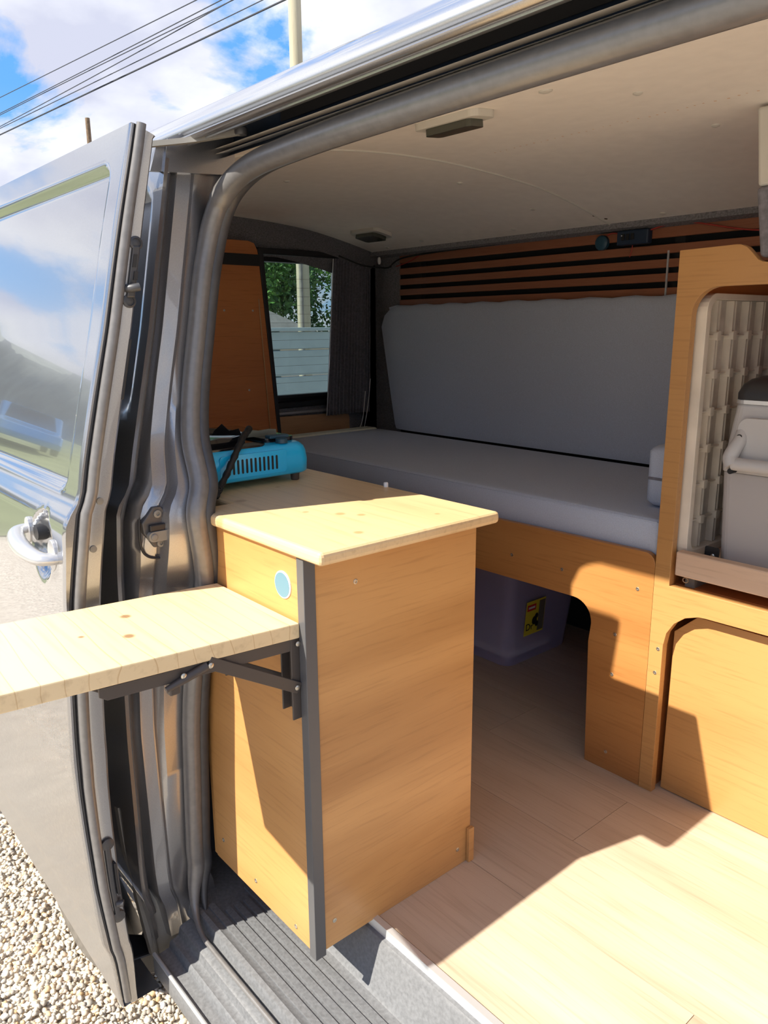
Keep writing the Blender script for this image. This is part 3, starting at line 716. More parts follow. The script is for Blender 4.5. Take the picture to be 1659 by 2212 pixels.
m.grid([[(Xe(1.28) - u, Yd(1.28) + d * Th(1.28), 1.28 - .014 * d / .073) for d in np.linspace(0, .073, 6)] for u in np.linspace(0, 1.04, 20)])
obj('leading_edge', m, 'paint', door, smooth=35)
m = MB(); m.grid([[(Xe(z) - .012 - u, Ysm(z) + .073 * Th(z), z - (.014 if z > 1.275 else 0)) for z in zl] for u in np.linspace(0, 1.03, 6)])
m.grid([[(Xe(z) - 1.04, Yd(z) + d * Th(z), z) for z in zl] for d in (0, .073)])
m.grid([[(Xe(-.215) - u, Yd(-.215) + d, -.215) for d in (0, .073)] for u in (0, 1.04)])
obj('inner_panel', m, 'paint', door, smooth=50)
zt = [z for z in zl if z > -.2]
obj('edge_seal', MB().tube([(Xe(z) + .003, Ysm(z) + .026 * Th(z), z) for z in zt], [.0105 * (.35 + .65 * Th(z)) for z in zt], 12), 'rubber_grey', door, smooth=70)
obj('edge_gasket', MB().tube([(Xe(z) - .006, Ysm(z) + .0108 * Th(z), z) for z in zt], .0036, 8), 'rubber', door, smooth=70)
# pull handle
hp = [(HX - .072, Yd(HZ) - .002, HZ + .014), (HX - .066, Yd(HZ) - .020, HZ + .011), (HX - .03, Yd(HZ) - .029, HZ + .003), (HX + .02, Yd(HZ) - .029, HZ - .004), (HX + .058, Yd(HZ) - .020, HZ - .008), (HX + .066, Yd(HZ) + .004, HZ - .010)]
hpp = smooth_path(hp, 5)
handle = obj('handle', MB().tube(hpp, [.0105 + .004 * math.sin(math.pi * i / (len(hpp) - 1)) for i in range(len(hpp))], 14, squash=.75), 'silver', door, smooth=70)
obj('handle_base', MB().prism([[(HX + .05 + .018 * math.cos(a), HZ - .008 + .026 * math.sin(a)) for a in np.linspace(0, 2 * math.pi, 20)[:-1]]], 'XZ', Yd(HZ) - .003, Yd(HZ) + .01), 'silver', handle, bevel=.003)
obj('handle_base', MB().prism([[(HX - .066 + .014 * math.cos(a), HZ + .012 + .022 * math.sin(a)) for a in np.linspace(0, 2 * math.pi, 20)[:-1]]], 'XZ', Yd(HZ) - .003, Yd(HZ) + .01), 'silver', handle, bevel=.003)
obj('lock_barrel', MB().lathe((HX - .036, Yd(HZ) + .002, HZ + .012), 'Y', [(.013, 0), (.014, .01), (.014, .03)], 16), 'black_plastic', handle, smooth=40)
# upper latch on the leading edge
def dp(z, d, dx): return (Xe(z) + dx, Ysm(z) + d * Th(z), z)
def edge_plate(z0, z1, d0, d1, dx0, dx1):
    m = MB(); m.loft([[dp(z, d0, dx0), dp(z, d1, dx0), dp(z, d1, dx1), dp(z, d0, dx1)] for z in np.linspace(z0, z1, 6)]); return m
la = obj('upper_latch', edge_plate(1.045, 1.118, .046, .066, .001, .006), 'rubber', door, bevel=.002)
obj('latch_slot', edge_plate(1.088, 1.106, .050, .060, .006, .007), 'black_plastic', la)
obj('latch_slot', edge_plate(1.070, 1.082, .056, .066, .006, .008), 'black_plastic', la)
obj('latch_bolt', MB().tube([dp(1.058, .044, .004), dp(1.058, .050, .016), dp(1.060, .066, .018)], .006, 10), 'rubber', la, smooth=60)
for z in (1.122, 1.040):
    obj('latch_screw', MB().lathe(dp(z, .055, .001), 'X', [(.010, 0), (.010, .003), (.007, .004), (.0065, .002), (.002, .003)], 16), 'rubber', la, smooth=40)
obj('edge_slot', edge_plate(.895, .985, .0665, .0735, -.004, .0018), 'black_plastic', door, bevel=.001)
for z in (.742, .668): obj('edge_bung', MB().lathe(dp(z, .048, .0012), 'X', [(.0055, 0), (.0055, .002), (.003, .0025)], 14), 'chassis', door, smooth=40)
lg = obj('lower_guide', edge_plate(.0, .135, .040, .056, .001, .008), 'rubber', door, bevel=.003)
obj('guide_slot', edge_plate(.04, .10, .0555, .062, .002, .012), 'black_plastic', lg, bevel=.001)
obj('guide_pin', MB().tube([dp(.022, .050, .006), dp(.022, .066, .012)], .006, 10), 'rubber', lg, smooth=50)
for z in (-.004, .135): obj('guide_screw', MB().lathe(dp(z, .050, .001), 'X', [(.011, 0), (.011, .005), (.006, .007)], 16), 'rubber', lg, smooth=40)
# roller arms top and bottom
ap = smooth_path([(-.372, -.066, 1.274), (-.338, -.018, 1.280), (-.298, .030, 1.286), (-.24, .072, 1.292)], 5)
m = MB(); m.loft([[tuple(p + Vector(d)) for d in ((-.003, .003, -.004), (.003, -.003, -.004), (.003, -.003, .004), (-.003, .003, .004))] for p in ap]); obj('upper_arm', m, 'chassis', door, smooth=40)
obj('arm_roller', MB().lathe((-.24, .074, 1.288), 'Z', [(.009, 0), (.010, .003), (.010, .010), (.008, .012)], 16), 'rubber', door, smooth=40)
m = MB().prism([[(-.515, -.158), (-.45, -.09), (-.405, -.05), (-.375, -.035), (-.350, -.045), (-.352, -.066), (-.385, -.085), (-.41, -.12), (-.425, -.185), (-.47, -.195)]], 'XY', -.262, -.212)
arm = obj('lower_arm', m, 'black_plastic', door, bevel=.004)
obj('arm_roller', MB().lathe((-.362, -.048, -.215), 'Z', [(.012, 0), (.013, .003), (.013, .012), (.010, .014)], 16), 'rubber', arm, smooth=40)
obj('arm_bolt', MB().lathe((-.40, -.075, -.213), 'Z', [(.008, 0), (.008, .006), (.006, .007)], 6), 'steel', arm)
# ================================================================== kitchen cabinet by the door
cab = thing('kitchen_cabinet', 'narrow orange-stained plywood cabinet with blue disc and black corner strip', 'cabinet', (-.16, .18, 0))
obj('front_panel', MB().box((-.330, 0, 0), (-.010, .012, .679)), 'ply', cab, bevel=.001)
obj('side_panel', MB().box((-.012, .014, 0), (0, .363, .679)), 'ply_side', cab, bevel=.001)
obj('back_panel', MB().box((-.330, .351, 0), (-.013, .363, .679)), 'ply', cab)
obj('end_panel', MB().box((-.342, .002, 0), (-.331, .363, .679)), 'ply_side', cab)
obj('base_panel', MB().box((-.330, .013, .012), (-.013, .350, .024)), 'ply', cab)
obj('corner_strip', MB().prism([[(-.0135, -.004), (.004, -.004), (.004, .017), (.0005, .017), (.0005, -.0005), (-.0135, -.0005)]], 'XY', -.006, .678), 'strip', cab, bevel=.001)
obj('foot_batten', MB().box((0.0005, .352, .0), (.008, .366, .072)), 'ply_side', cab, bevel=.001)
d = obj('round_disc', MB().lathe((-.0555, .0, .6255), 'Y', [(.0215, 0), (.0215, -.0015), (.0195, -.0022)], 32), 'white', cab, smooth=30, label='pale rim of the blue disc')
obj('disc_face', MB().lathe((-.0555, -.0022, .6255), 'Y', [(.0192, 0), (.0192, -.0004)], 32), 'blue_disc', d)
def screw(parent, c, axis, sgn, mat='steel', r=.0042):
    return obj('screw', MB().lathe(c, axis, [(r, 0), (r, .0007 * sgn), (r * .75, .0011 * sgn), (r * .45, .0010 * sgn), (r * .4, .0003 * sgn)], 12), mat, parent)
for (y, z) in ((.094, .623), (.038, .047), (.329, .036)): screw(cab, (0, y, z), 'X', 1)
for (x, z) in ((-.185, .03), (-.058, .018), (-.30, .05)): screw(cab, (x, 0, z), 'Y', -1)
# two little brackets screwed to the front panel under the table
# worktop
m = MB().prism([[(-.305, -.012), (.057, -.012), (.057, .358), (-.74, .358), (-.74, .055), (-.305, .055)]], 'XY', .680, .7005)
obj('worktop', m, 'pine_top', bevel=.007, seg=3, label='pale pine worktop with rounded edges lying on the plywood cabinet', cat='worktop')
sup = thing('support_panel', 'plywood end panel holding up the worktop under the blue stove', 'panel', (-.70, .18, 0))
obj('panel', MB().box((-.712, .03, 0), (-.70, .35, .679)), 'ply_side', sup)

# ================================================================== folding table outside
tbl = thing('folding_table', 'pale pine flap table held out by dark metal folding brackets', 'folding table', (-.136, -.005, .578))
tilt = .05
def ft(x, y, z):                                              # table frame: y outwards is negative, board rises slightly outwards
    return (x, y, z - tilt * y)
m = MB(); pts = [(-.256, -.004), (-.010, -.004), (-.012, -.462), (-.254, -.415)]
vs0 = [ft(x, y, .5545) for x, y in pts] + [ft(x, y, .578) for x, y in pts]
m.add(vs0, [(0, 3, 2, 1), (4, 5, 6, 7), (0, 1, 5, 4), (1, 2, 6, 5), (2, 3, 7, 6), (3, 0, 4, 7)])
obj('table_board', m, 'pine_flap', tbl, bevel=.002, seg=2)
def bracket(x0):
    """folding bracket: wall leg, table arm, brace; x0 is its right hand side"""
    wl_ = MB(); wl_.box((x0 - .030, -.018, .432), (x0 - .027, -.002, .553)); wl_.box((x0 - .003, -.018, .424), (x0, -.002, .553)); wl_.box((x0 - .030, -.004, .432), (x0, -.001, .553))
    leg = obj('wall_leg', wl_, 'dark_metal', tbl, bevel=.001)
    a = MB()
    for xx in (x0 - .004, x0 - .030):
        a.add([ft(xx, -.004, .5535), ft(xx, -.30, .5535), ft(xx, -.30, .541), ft(xx, -.29, .535), ft(xx, -.004, .535), ft(xx + .003, -.004, .5535), ft(xx + .003, -.30, .5535), ft(xx + .003, -.30, .541), ft(xx + .003, -.29, .535), ft(xx + .003, -.004, .535)],
              [(0, 1, 2, 3, 4), (9, 8, 7, 6, 5), (0, 5, 6, 1), (1, 6, 7, 2), (2, 7, 8, 3), (3, 8, 9, 4), (4, 9, 5, 0)])
    a.add([ft(x0 - .03, -.004, .5535), ft(x0, -.004, .5535), ft(x0, -.30, .5535), ft(x0 - .03, -.30, .5535), ft(x0 - .03, -.004, .551), ft(x0, -.004, .551), ft(x0, -.30, .551), ft(x0 - .03, -.30, .551)],
          [(0, 3, 2, 1), (4, 5, 6, 7), (0, 1, 5, 4), (1, 2, 6, 5), (2, 3, 7, 6), (3, 0, 4, 7)])
    arm_ = obj('table_arm', a, 'dark_metal', tbl, bevel=.0008)
    p0, p1 = Vector((x0 + .001, -.012, .478)), Vector((x0 + .001, -.152, .560))
    dirv = (p1 - p0).normalized(); nv = Vector((0, -dirv.z, dirv.y)) * .009
    b = MB()
    for sx_ in (0, -.034):
        q = [p0 - nv - dirv * .006, p1 - nv, p1 + nv, p0 + nv - dirv * .006]
        b.add([tuple(v + Vector((sx_ + dx, 0, 0))) for dx in (0, .003) for v in q], [(0, 1, 2, 3), (7, 6, 5, 4), (0, 4, 5, 1), (1, 5, 6, 2), (2, 6, 7, 3), (3, 7, 4, 0)])
    br = obj('brace', b, 'dark_metal', tbl, bevel=.001)
    link = MB(); q0, q1 = Vector((x0 + .002, -.155, .556)), Vector((x0 + .002, -.215, .540))
    link.tube([q0, (q0 + q1) / 2, q1], [.007, .006, .004], 8); obj('brace_link', link, 'dark_metal', br, smooth=50)
    for (y, z, par) in ((-.012, .478, br), (-.008, .547, leg), (-.15, .556, br), (-.19, .553, arm_)):
        obj('rivet', MB().lathe((x0 + .004, y, z), 'X', [(.0042, 0), (.0042, .0012), (.0025, .0022)], 12), 'steel', par, smooth=40)
    obj('catch_lug', MB().box((x0 - .022, -.205, .523), (x0 - .008, -.19, .545)), 'dark_metal', arm_, bevel=.002)
bracket(-.014); bracket(-.218)

# ================================================================== camping stove
stv = thing('camping_stove', 'bright blue portable gas stove with black burner top on the worktop', 'stove', (-.53, .16, .7005))
X0, X1, Y0, Y1, Z0, Z1 = -.685, -.388, .0, .292, .716, .776
m = MB(); rings = []
for (ins, z) in ((.004, Z0), (.0, Z0 + .004), (-.001, .742), (.001, .760), (.004, .769), (.010, .7755), (.016, .7775)):
    rings.append([(x, y, z) for x, y in rrect(X0 + ins, X1 - ins, Y0 + ins, Y1 - ins, .026, 6)])
m.loft(rings); body = obj('body', m, 'stove_blue', stv, smooth=50)
m = MB().prism([rrect(.085, .232, .724, .768, .008)], 'YZ', X1 - .002, X1 + .0012); vp = obj('vent_panel', m, 'stove_blue', body, bevel=.001)
for i in range(12):
    y = .104 + i * .0095
    obj('vent_slot', MB().prism([rrect(y - .0021, y + .0021, .7315, .759, .002, 4)], 'YZ', X1 + .0002, X1 + .0019), 'ink', vp)
for (x, y) in ((-.405, .03), (-.405, .262), (-.66, .03), (-.66, .262)):
    obj('foot', MB().lathe((x, y, .7005), 'Z', [(.0075, 0), (.0085, .002), (.0095, .017)], 16), 'dark_metal', stv, smooth=40)
m = MB().prism([rrect(X0 + .02, X1 - .012, .012, .20, .02)], 'XY', .775, .7805); tray = obj('drip_pan', m, 'black_gloss', stv, bevel=.002)
m = MB().lathe((-.54, .105, .7805), 'Z', [(.105, 0), (.108, .006), (.104, .012), (.098, .010), (.08, .003), (.03, .003)], 40); obj('pan_ring', m, 'black_gloss', tray, smooth=40)
bn = obj('burner', MB().lathe((-.54, .105, .783), 'Z', [(.018, 0), (.018, .010), (.034, .013), (.034, .020), (.020, .023), (.004, .023)], 28), 'dark_metal', stv, smooth=40)
for k in range(4):
    a = math.pi / 4 + k * math.pi / 2; cx, cy = -.54, .105
    m = MB(); n_ = Vector((math.cos(a), math.sin(a), 0)); t_ = Vector((-math.sin(a), math.cos(a), 0)) * .0012
    pr = [(.045, .792), (.105, .792), (.100, .806), (.080, .801), (.066, .815), (.05, .801)]
    m.add([tuple(Vector((cx, cy, 0)) + n_ * r + Vector((0, 0, z)) + t_) for r, z in pr] + [tuple(Vector((cx, cy, 0)) + n_ * r + Vector((0, 0, z)) - t_) for r, z in pr],
          [tuple(range(6)), tuple(range(11, 5, -1))] + [(i, i + 6, (i + 1) % 6 + 6, (i + 1) % 6) for i in range(6)])
    obj('pan_support', m, 'black_gloss', stv)
m = MB().prism([rrect(X0 + .02, X1 - .04, .208, .280, .012)], 'XY', .776, .786); cov_ = obj('cartridge_cover', m, 'black_gloss', stv, bevel=.003)
m = MB(); m.prism([[(.175, .786), (.262, .786), (.262, .797), (.245, .799), (.22, .7975), (.20, .801), (.182, .798)]], 'YZ', -.470, -.468); obj('wind_shield', m, 'olive', stv)
obj('control_knob', MB().lathe((X1 - .02, .235, .778), 'Z', [(.012, 0), (.012, .008), (.009, .010)], 20), 'teal', stv, smooth=40)
m = MB().prism([[(.0, .78), (.022, .78), (.022, .812), (.012, .803), (.006, .79)]], 'YZ', -.46, -.458); 
obj('cartridge_lever', MB().box((X1 - .05, .215, .786), (X1 - .03, .26, .792)), 'teal', stv, bevel=.002)

# ================================================================== elastic strap hooked over the worktop corner
cp = smooth_path([(-.475, .20, .800), (-.450, .188, .806), (-.425, .168, .804), (-.398, .138, .792), (-.376, .110, .768), (-.366, .088, .742), (-.346, .060, .720), (-.326, .040, .710)], 6)
strap = thing('bungee_strap', 'black braided elastic strap with wire hook hanging over the stove', 'strap', (-.32, .02, .7005))
obj('cord', MB().tube(cp, [.0062 + .0009 * math.sin(i * 1.9) for i in range(len(cp))], 10), 'ink', strap, smooth=60)
hl = []
for i in range(60):
    a = i * .72; t = i / 59; hl.append((-.342 + .026 * t + .0085 * math.cos(a), .054 - .026 * t + .0085 * math.sin(a), .722 - .010 * t))
obj('coil', MB().tube(hl, .0022, 6), 'ink', strap, smooth=60)
hk = smooth_path([(-.318, .032, .711), (-.304, .012, .7085), (-.293, -.008, .7065), (-.288, -.0165, .695), (-.288, -.0155, .681), (-.290, -.003, .6775)], 6)
obj('wire_hook', MB().tube(hk, .0016, 8), 'dark_metal', strap, smooth=60)
obj('peg', MB().lathe((-.225, .350, .7005), 'Z', [(.0045, 0), (.0045, .007), (.0035, .0085)], 14), 'white', smooth=40, label='small white peg on the back edge of the worktop', cat='peg')

# ================================================================== bench along the far side
bench = thing('bench_base', 'stained plywood bench front with rounded leg opening under grey cushions', 'bench', (-.7, 1.15, 0))
out = [(-1.5, .38), (-.130, .393)]
for i in range(9):
    a = R(90 - 90 * i / 8); out.append((-.115 + .05 * math.cos(a), .343 + .05 * math.sin(a)))
out += [(-.070, .30), (-.0615, 0), (.081, 0), (.081, .515)]
for i in range(6):
    a = R(90 * i / 5); out.append((.056 + .025 * math.cos(a), .513 + .025 * math.sin(a)))
out += [(-1.5, .521)]
obj('front_board', MB().prism([out], 'XZ', .823, .837), 'ply_bench', bench, bevel=.0012)
obj('seat_board', MB().box((-1.5, .838, .505), (.08, 1.455, .52)), 'ply', bench)
obj('end_board', MB().box((-1.5, .838, 0), (-1.488, 1.455, .505)), 'ply_side', bench)
obj('inner_divider', MB().box((-.40, 1.40, 0), (.08, 1.412, .505)), 'ply_red', bench)
for (x, z) in ((-.301, .452), (-.151, .450), (.045, .453), (-.002, .335), (-.003, .239), (-.006, .045)): screw(bench, (x, .823, z), 'Y', -1)
# seat mattress
def cushion(x0, x1, y0, y1, z0, z1, r, crown=.0, nx=24, ny=12):
    """rounded block with a softly crowned top"""
    m = MB(); rings = []
    prof = [(r * .4, z0), (0, z0 + r * .5), (0, z1 - r * .6), (r * .18, z1 - r * .25), (r * .5, z1 - r * .06)]
    for ins, z in prof: rings.append([(x, y, z) for x, y in rrect(x0 + ins, x1 - ins, y0 + ins, y1 - ins, r, 6)])
    m.loft(rings, cap=False); n = len(rings[0]); o = len(m.v) - n
    last = rings[-1]; cx, cy = (x0 + x1) / 2, (y0 + y1) / 2
    fr = [[(cx + (x - cx) * s, cy + (y - cy) * s, z1 + crown * (1 - s * s)) for x, y, z in last] for s in (.985, .9, .7, .4, .1)]
    m.loft([last] + fr, cap=True); m.f.append(tuple(range(n))[::-1])
    return m
seat = obj('seat_cushion', cushion(-1.48, .078, .8385, 1.388, .522, .606, .016, .004), 'fabric', smooth=50, label='long blue-grey seat mattress lying on the plywood bench', cat='cushion')
obj('top_seam', MB().tube([(-1.47, .8400, .6005), (.07, .8400, .6005)], .0013, 6), 'fabric', seat, smooth=60)
obj('lit_end', MB().box((-1.545, .98, .522), (-1.481, 1.388, .609)), 'lit_edge', seat, bevel=.008, seg=3, label='mattress end with window light put into its cream colour')  # window-lit edge of the mattress, painted as a cream strip
# backrest
m = MB(); rings = []
bx = [(1.394, .611), (1.391, .63), (1.400, .80), (1.412, 1.0), (1.417, 1.05), (1.424, 1.072), (1.436, 1.080), (1.452, 1.079), (1.459, 1.06), (1.459, .62), (1.452, .611)]
for i, x in enumerate(np.linspace(0, 1, 40)):
    ring = []
    for (y, z) in bx:
        t = (z - .6) / .48
        xl = -1.385 - .115 * min(1, t / .88) + (.05 * max(0, (t - .88) / .12) ** 1.3)
        wv = .0025 * math.sin(i * 1.7) * max(0, t - .9) * 10
        ins = .012 if i in (0, 39) else (.003 if i in (1, 38) else 0)
        yy_ = y + (ins if y < 1.43 else -ins)
        ring.append((xl + (.086 - xl) * x, yy_, z + wv - (ins * .6 if t > .9 else 0)))
    rings.append(ring)
m.loft(rings); obj('backrest_cushion', m, 'fabric', smooth=50, label='long blue-grey backrest cushion leaning below the slatted wall', cat='cushion')
bol = obj('bolster_cushion', cushion(-.02, .087, .93, 1.37, .611, .742, .02, .006), 'fabric', smooth=50, label='small blue-grey box cushion tucked behind the plywood frame', cat='cushion')
obj('zip', MB().tube([(-.0205, .95, .672), (-.0205, 1.34, .672)], .003, 8), 'curtain', bol, smooth=60)
obj('zip', MB().tube([(-.01, .9295, .672), (.06, .9295, .672)], .003, 8), 'curtain', bol, smooth=60)

# ================================================================== fridge unit on the right
unit = thing('storage_unit', 'amber plywood frame unit with rounded openings holding a cool box', 'cabinet', (.4, 1.1, 0))
top = [(.082, 0), (.113, 0)]
lo_l = [(.113, .345)] + [(.113 + .085 - .085 * math.cos(R(a)), .345 + .085 * math.sin(R(a))) for a in (20, 40, 60, 80, 90)] + [(.72, .436), (.72, 0)]
outer = top + lo_l + [(.80, 0), (.80, 1.105), (.25, 1.105)] + [(.240, 1.106), (.231, 1.110), (.220, 1.122), (.209, 1.133), (.198, 1.138), (.19, 1.1385), (.082, 1.136)]
hole = rrect(.116, .72, .478, 1.068, .05, 8, (0, 0, 1, 1))
obj('front_frame', MB().prism([outer, hole], 'XZ', .822, .840), 'ply_frame', unit, bevel=.0015)
obj('lower_panel', MB().prism([[(.118, .002), (.78, .002), (.78, .417), (.168, .417), (.120, .372)]], 'XZ', .852, .864), 'ply_frame', unit, bevel=.001)
obj('side_wall', MB().box((.090, .841, 0), (.104, 1.45, 1.10)), 'ply_red', unit)
obj('side_wall', MB().box((.735, .841, 0), (.75, 1.45, 1.10)), 'ply_red', unit)
obj('mid_board', MB().box((.105, .866, .458), (.734, 1.45, .472)), 'ply_red', unit)
obj('back_board', MB().box((.105, 1.44, 0), (.734, 1.452, 1.09)), 'ply_red', unit)
obj('top_board', MB().box((.09, .841, 1.086), (.75, 1.45, 1.10)), 'ply_red', unit)
for (x, z) in ((.103, .335), (.100, .28)): screw(unit, (x, .822, z), 'Y', -1)
shelf = thing('slide_out_shelf', 'pale raw timber slide-out shelf carrying the cool box', 'shelf', (.42, 1.1, .503))
obj('front_rail', MB().box((.124, .824, .503), (.712, .848, .5535)), 'pine_edge', shelf, bevel=.003)
obj('deck', MB().box((.124, .849, .515), (.712, 1.40, .530)), 'pine_edge', shelf)
obj('runner', MB().box((.13, .86, .4725), (.15, 1.40, .515)), 'chassis', shelf)
obj('runner', MB().box((.69, .86, .4725), (.71, 1.40, .515)), 'chassis', shelf)
obj('ring_pull', MB().tube([(.140 + .006 * math.cos(a), .842, .492 + .005 * math.sin(a)) for a in np.linspace(0, 2 * math.pi, 16)[:-1]], .0014, 6, closed=True), 'steel', shelf, smooth=60)

# ribbed tray standing on edge inside the unit
tr = thing('ribbed_tray', 'aged cream ribbed plastic tray standing on edge beside the cool box', 'tray', (.13, 1.11, .5305))
obj('tray_plate', MB().prism([rrect(.846, 1.392, .5315, 1.058, .03)], 'YZ', .1055, .111), 'cell', tr)
obj('tray_rim', MB().prism([rrect(.846, 1.392, .5315, 1.058, .034), rrect(.862, 1.376, .548, 1.046, .024)], 'YZ', .1112, .134), 'cream_plastic', tr, bevel=.002)
ry = [.907, .972, 1.037, 1.102, 1.167, 1.232, 1.297]; rz = [.608, .682, .756, .830, .904, .978]
for y in ry:
    for s in (-.005, .005):
        obj('tray_rib', MB().box((.1112, y + s - .0015, .549), (.127, y + s + .0015, 1.045)), 'cream_plastic', tr)
for z in rz: obj('tray_rib', MB().box((.1112, .863, z - .0012), (.123, 1.375, z + .0012)), 'cream_plastic', tr)
for z in rz[:: 1]:
    for y in ry[:6]:
        m = MB().prism([rrect(y - .0075, y + .0075, z - .009, z + .009, .004, 3)], 'YZ', .1115, .1315); obj('rib_boss', m, 'cream_plastic', tr)
lb = obj('sticker', MB().prism([[(.869, .985), (.888, .992), (.890, 1.036), (.877, 1.037), (.868, 1.02)]], 'YZ', .111, .1121), 'ink', tr, label='black sticker with a barcode')
obj('barcode', MB().box((.1121, .874, 1.0), (.1125, .881, 1.024)), 'white', lb)
for i in range(5): obj('barcode_bar', MB().box((.1125, .8745, 1.002 + i * .0045), (.1128, .8805, 1.0035 + i * .0045)), 'ink', lb)

# cool box
cb = thing('cool_box', 'grey cool box with black lid and carry handle inside the frame', 'cool box', (.40, 1.05, .5305))
def rbox(x0, x1, y0, y1, z0, z1, r, t=0.0):
    m = MB(); m.loft([[(x, y, z) for x, y in rrect(x0 - t * (1 - k), x1 + t * (1 - k), y0 - t * (1 - k), y1, r, 5)] for k, z in ((0, z0), (1, z1))]); return m
obj('lower_body', MB().loft([[(x, y, z) for x, y in rrect(a, .60, b, 1.25, .02, 5)] for a, b, z in ((.186, .882, .5315), (.182, .880, .54), (.176, .872, .716), (.176, .872, .720))]), 'cool_grey', cb, bevel=.002)
obj('upper_body', MB().loft([[(x, y, z) for x, y in rrect(a, .604, b, 1.254, .02, 5)] for a, b, z in ((.174, .870, .7205), (.174, .869, .73), (.186, .880, .848), (.188, .882, .852))]), 'cool_light', cb, bevel=.002)
obj('lid_band', MB().loft([[(x, y, z) for x, y in rrect(a, .602, a + .69, 1.252, .02, 5)] for a, z in ((.186, .8525), (.186, .860))]), 'alu', cb)
lid = obj('lid', MB().loft([[(x, y, z) for x, y in rrect(.186 + i, .602 - i, .876 + i, 1.252 - i, .022, 5)] for i, z in ((0, .8605), (0, .872), (.006, .888), (.016, .898), (.03, .903))]), 'cool_lid', cb, smooth=50)
obj('lid_split', MB().box((.2545, .8745, .861), (.2565, .8785, .892)), 'ink', lid)
hb = obj('handle_plate', MB().prism([rrect(.206, .56, .745, .828, .02, 6)], 'XZ', .862, .878), 'cool_light', cb, bevel=.004)
m = MB(); pv = smooth_path([(.212, .872, .800), (.213, .862, .785), (.208, .852, .768), (.205, .846, .752), (.212, .843, .738)], 5)
hd_ = obj('handle_arm', m.tube(pv, [.012 + .003 * (i / len(pv)) for i in range(len(pv))], 12), 'cool_light', cb, smooth=60)
obj('handle_bar', MB().tube([(.212, .845, .742), (.40, .845, .742), (.56, .845, .742)], .0125, 14), 'cool_light', cb, smooth=60)
obj('handle_arm', MB().tube([p + Vector((.345, 0, 0)) for p in pv], .013, 12), 'cool_light', cb, smooth=60)
for (x, z) in ((.214, .792), (.210, .728)): obj('handle_hole', MB().lathe((x, .857, z), 'Y', [(.0055, 0), (.0055, -.003 if z > .75 else -.018)], 14), 'ink', cb)
bk = obj('foot_bracket', MB().prism([rrect(.163, .192, .5308, .566, .003, 3)], 'XZ', .864, .867), 'ink', cb, bevel=.0006)
obj('bracket_foot', MB().box((.160, .8672, .5308), (.186, .881, .5335)), 'ink', bk)
obj('bracket_screw', MB().lathe((.181, .864, .549), 'Y', [(.0042, 0), (.004, -.002), (.002, -.003)], 12), 'steel', bk, smooth=40)

# ================================================================== clear boxes under the bench
def clear_box(name, x0, x1, y0, y1, h, label, taper=.035):
    t = thing(name, label, 'storage box', ((x0 + x1) / 2, (y0 + y1) / 2, 0), 'clear plastic boxes under the bench')
    m = MB(); outer_, inner_ = [], []
    for k, z in ((0, .001), (.04, .006), (.5, h * .5), (1, h)):
        i = taper * (1 - k)
        outer_.append([(x, y, z) for x, y in rrect(x0 + i, x1 - i, y0 + i, y1 - i, .035, 5)])
    m.grid(outer_, close_v=True); m.f.append(tuple(range(len(outer_[0])))[::-1])
    obj('tub', m, 'clear_plastic', t, smooth=50)
    obj('tub_rim', MB().prism([rrect(x0 - .012, x1 + .012, y0 - .012, y1 + .012, .04, 5), rrect(x0 + .002, x1 - .002, y0 + .002, y1 - .002, .035, 5)], 'XY', h - .022, h), 'clear_plastic', t)
    obj('lid', MB().prism([rrect(x0 - .01, x1 + .01, y0 - .01, y1 + .01, .04, 5)], 'XY', h + .0005, h + .012), 'clear_plastic', t, bevel=.003)
    return t
b1 = clear_box('plastic_storage_box', -.97, -.475, 1.035, 1.40, .375, 'clear violet plastic box with yellow label on floor under bench')
obj('clip', MB().box((-.64, 1.020, .335), (-.615, 1.024, .375)), 'white', b1)
stx = -.489
lab = obj('label_sheet', MB().add([(stx - .0, 1.115, .095), (stx - .0, 1.205, .095), (stx + .009, 1.205, .205), (stx + .009, 1.115, .205)], [(0, 1, 2, 3)]), 'yellow', b1, label='yellow printed label with red band')
def lq(y0, y1, t0, t1, mat, name, lift=.0006):
    f = lambda t: stx + .009 * t + lift
    obj(name, MB().add([(f(t0), y0, .095 + .11 * t0), (f(t0), y1, .095 + .11 * t0), (f(t1), y1, .095 + .11 * t1), (f(t1), y0, .095 + .11 * t1)], [(0, 1, 2, 3)]), mat, lab)
lq(1.120, 1.160, .72, .90, 'red', 'red_band'); lq(1.125, 1.155, .78, .84, 'white', 'band_lettering', .0010)
lq(1.175, 1.203, .05, .95, 'olive', 'picture_strip')
def text_on(parent, s, size, loc, rot, mat):
    cu = bpy.data.curves.new('lettering', 'FONT'); cu.body = s; cu.size = size; cu.extrude = .0002; cu.align_x = 'LEFT'
    o = bpy.data.objects.new('lettering', cu); C.objects.link(o); cu.materials.append(M_[mat]); o.parent = parent; o.location = Vector(loc) - world_loc(parent); o.rotation_euler = rot
    me = bpy.data.meshes.new_from_object(o.evaluated_get(bpy.context.evaluated_depsgraph_get())); o2 = bpy.data.objects.new('lettering', me)
    C.objects.link(o2); o2.parent = parent; o2.location = o.location; o2.rotation_euler = rot
    if not me.materials: me.materials.append(M_[mat])
    bpy.data.objects.remove(o); return o2
text_on(lab, 'Dr', .030, (stx + .0045, 1.118, .113), (R(90), 0, R(90)), 'ink')
for (cy, t, r) in ((1.158, .40, .012), (1.166, .52, .008), (1.170, .28, .008)):
    f = stx + .009 * t + .0014
    obj('dark_figure', MB().add([(f + .009 * r / .11 * math.sin(a), cy + r * math.cos(a), .095 + .11 * t + 1.2 * r * math.sin(a)) for a in np.linspace(0, 2 * math.pi, 10)[:-1]], [tuple(range(9))]), 'ink', lab)
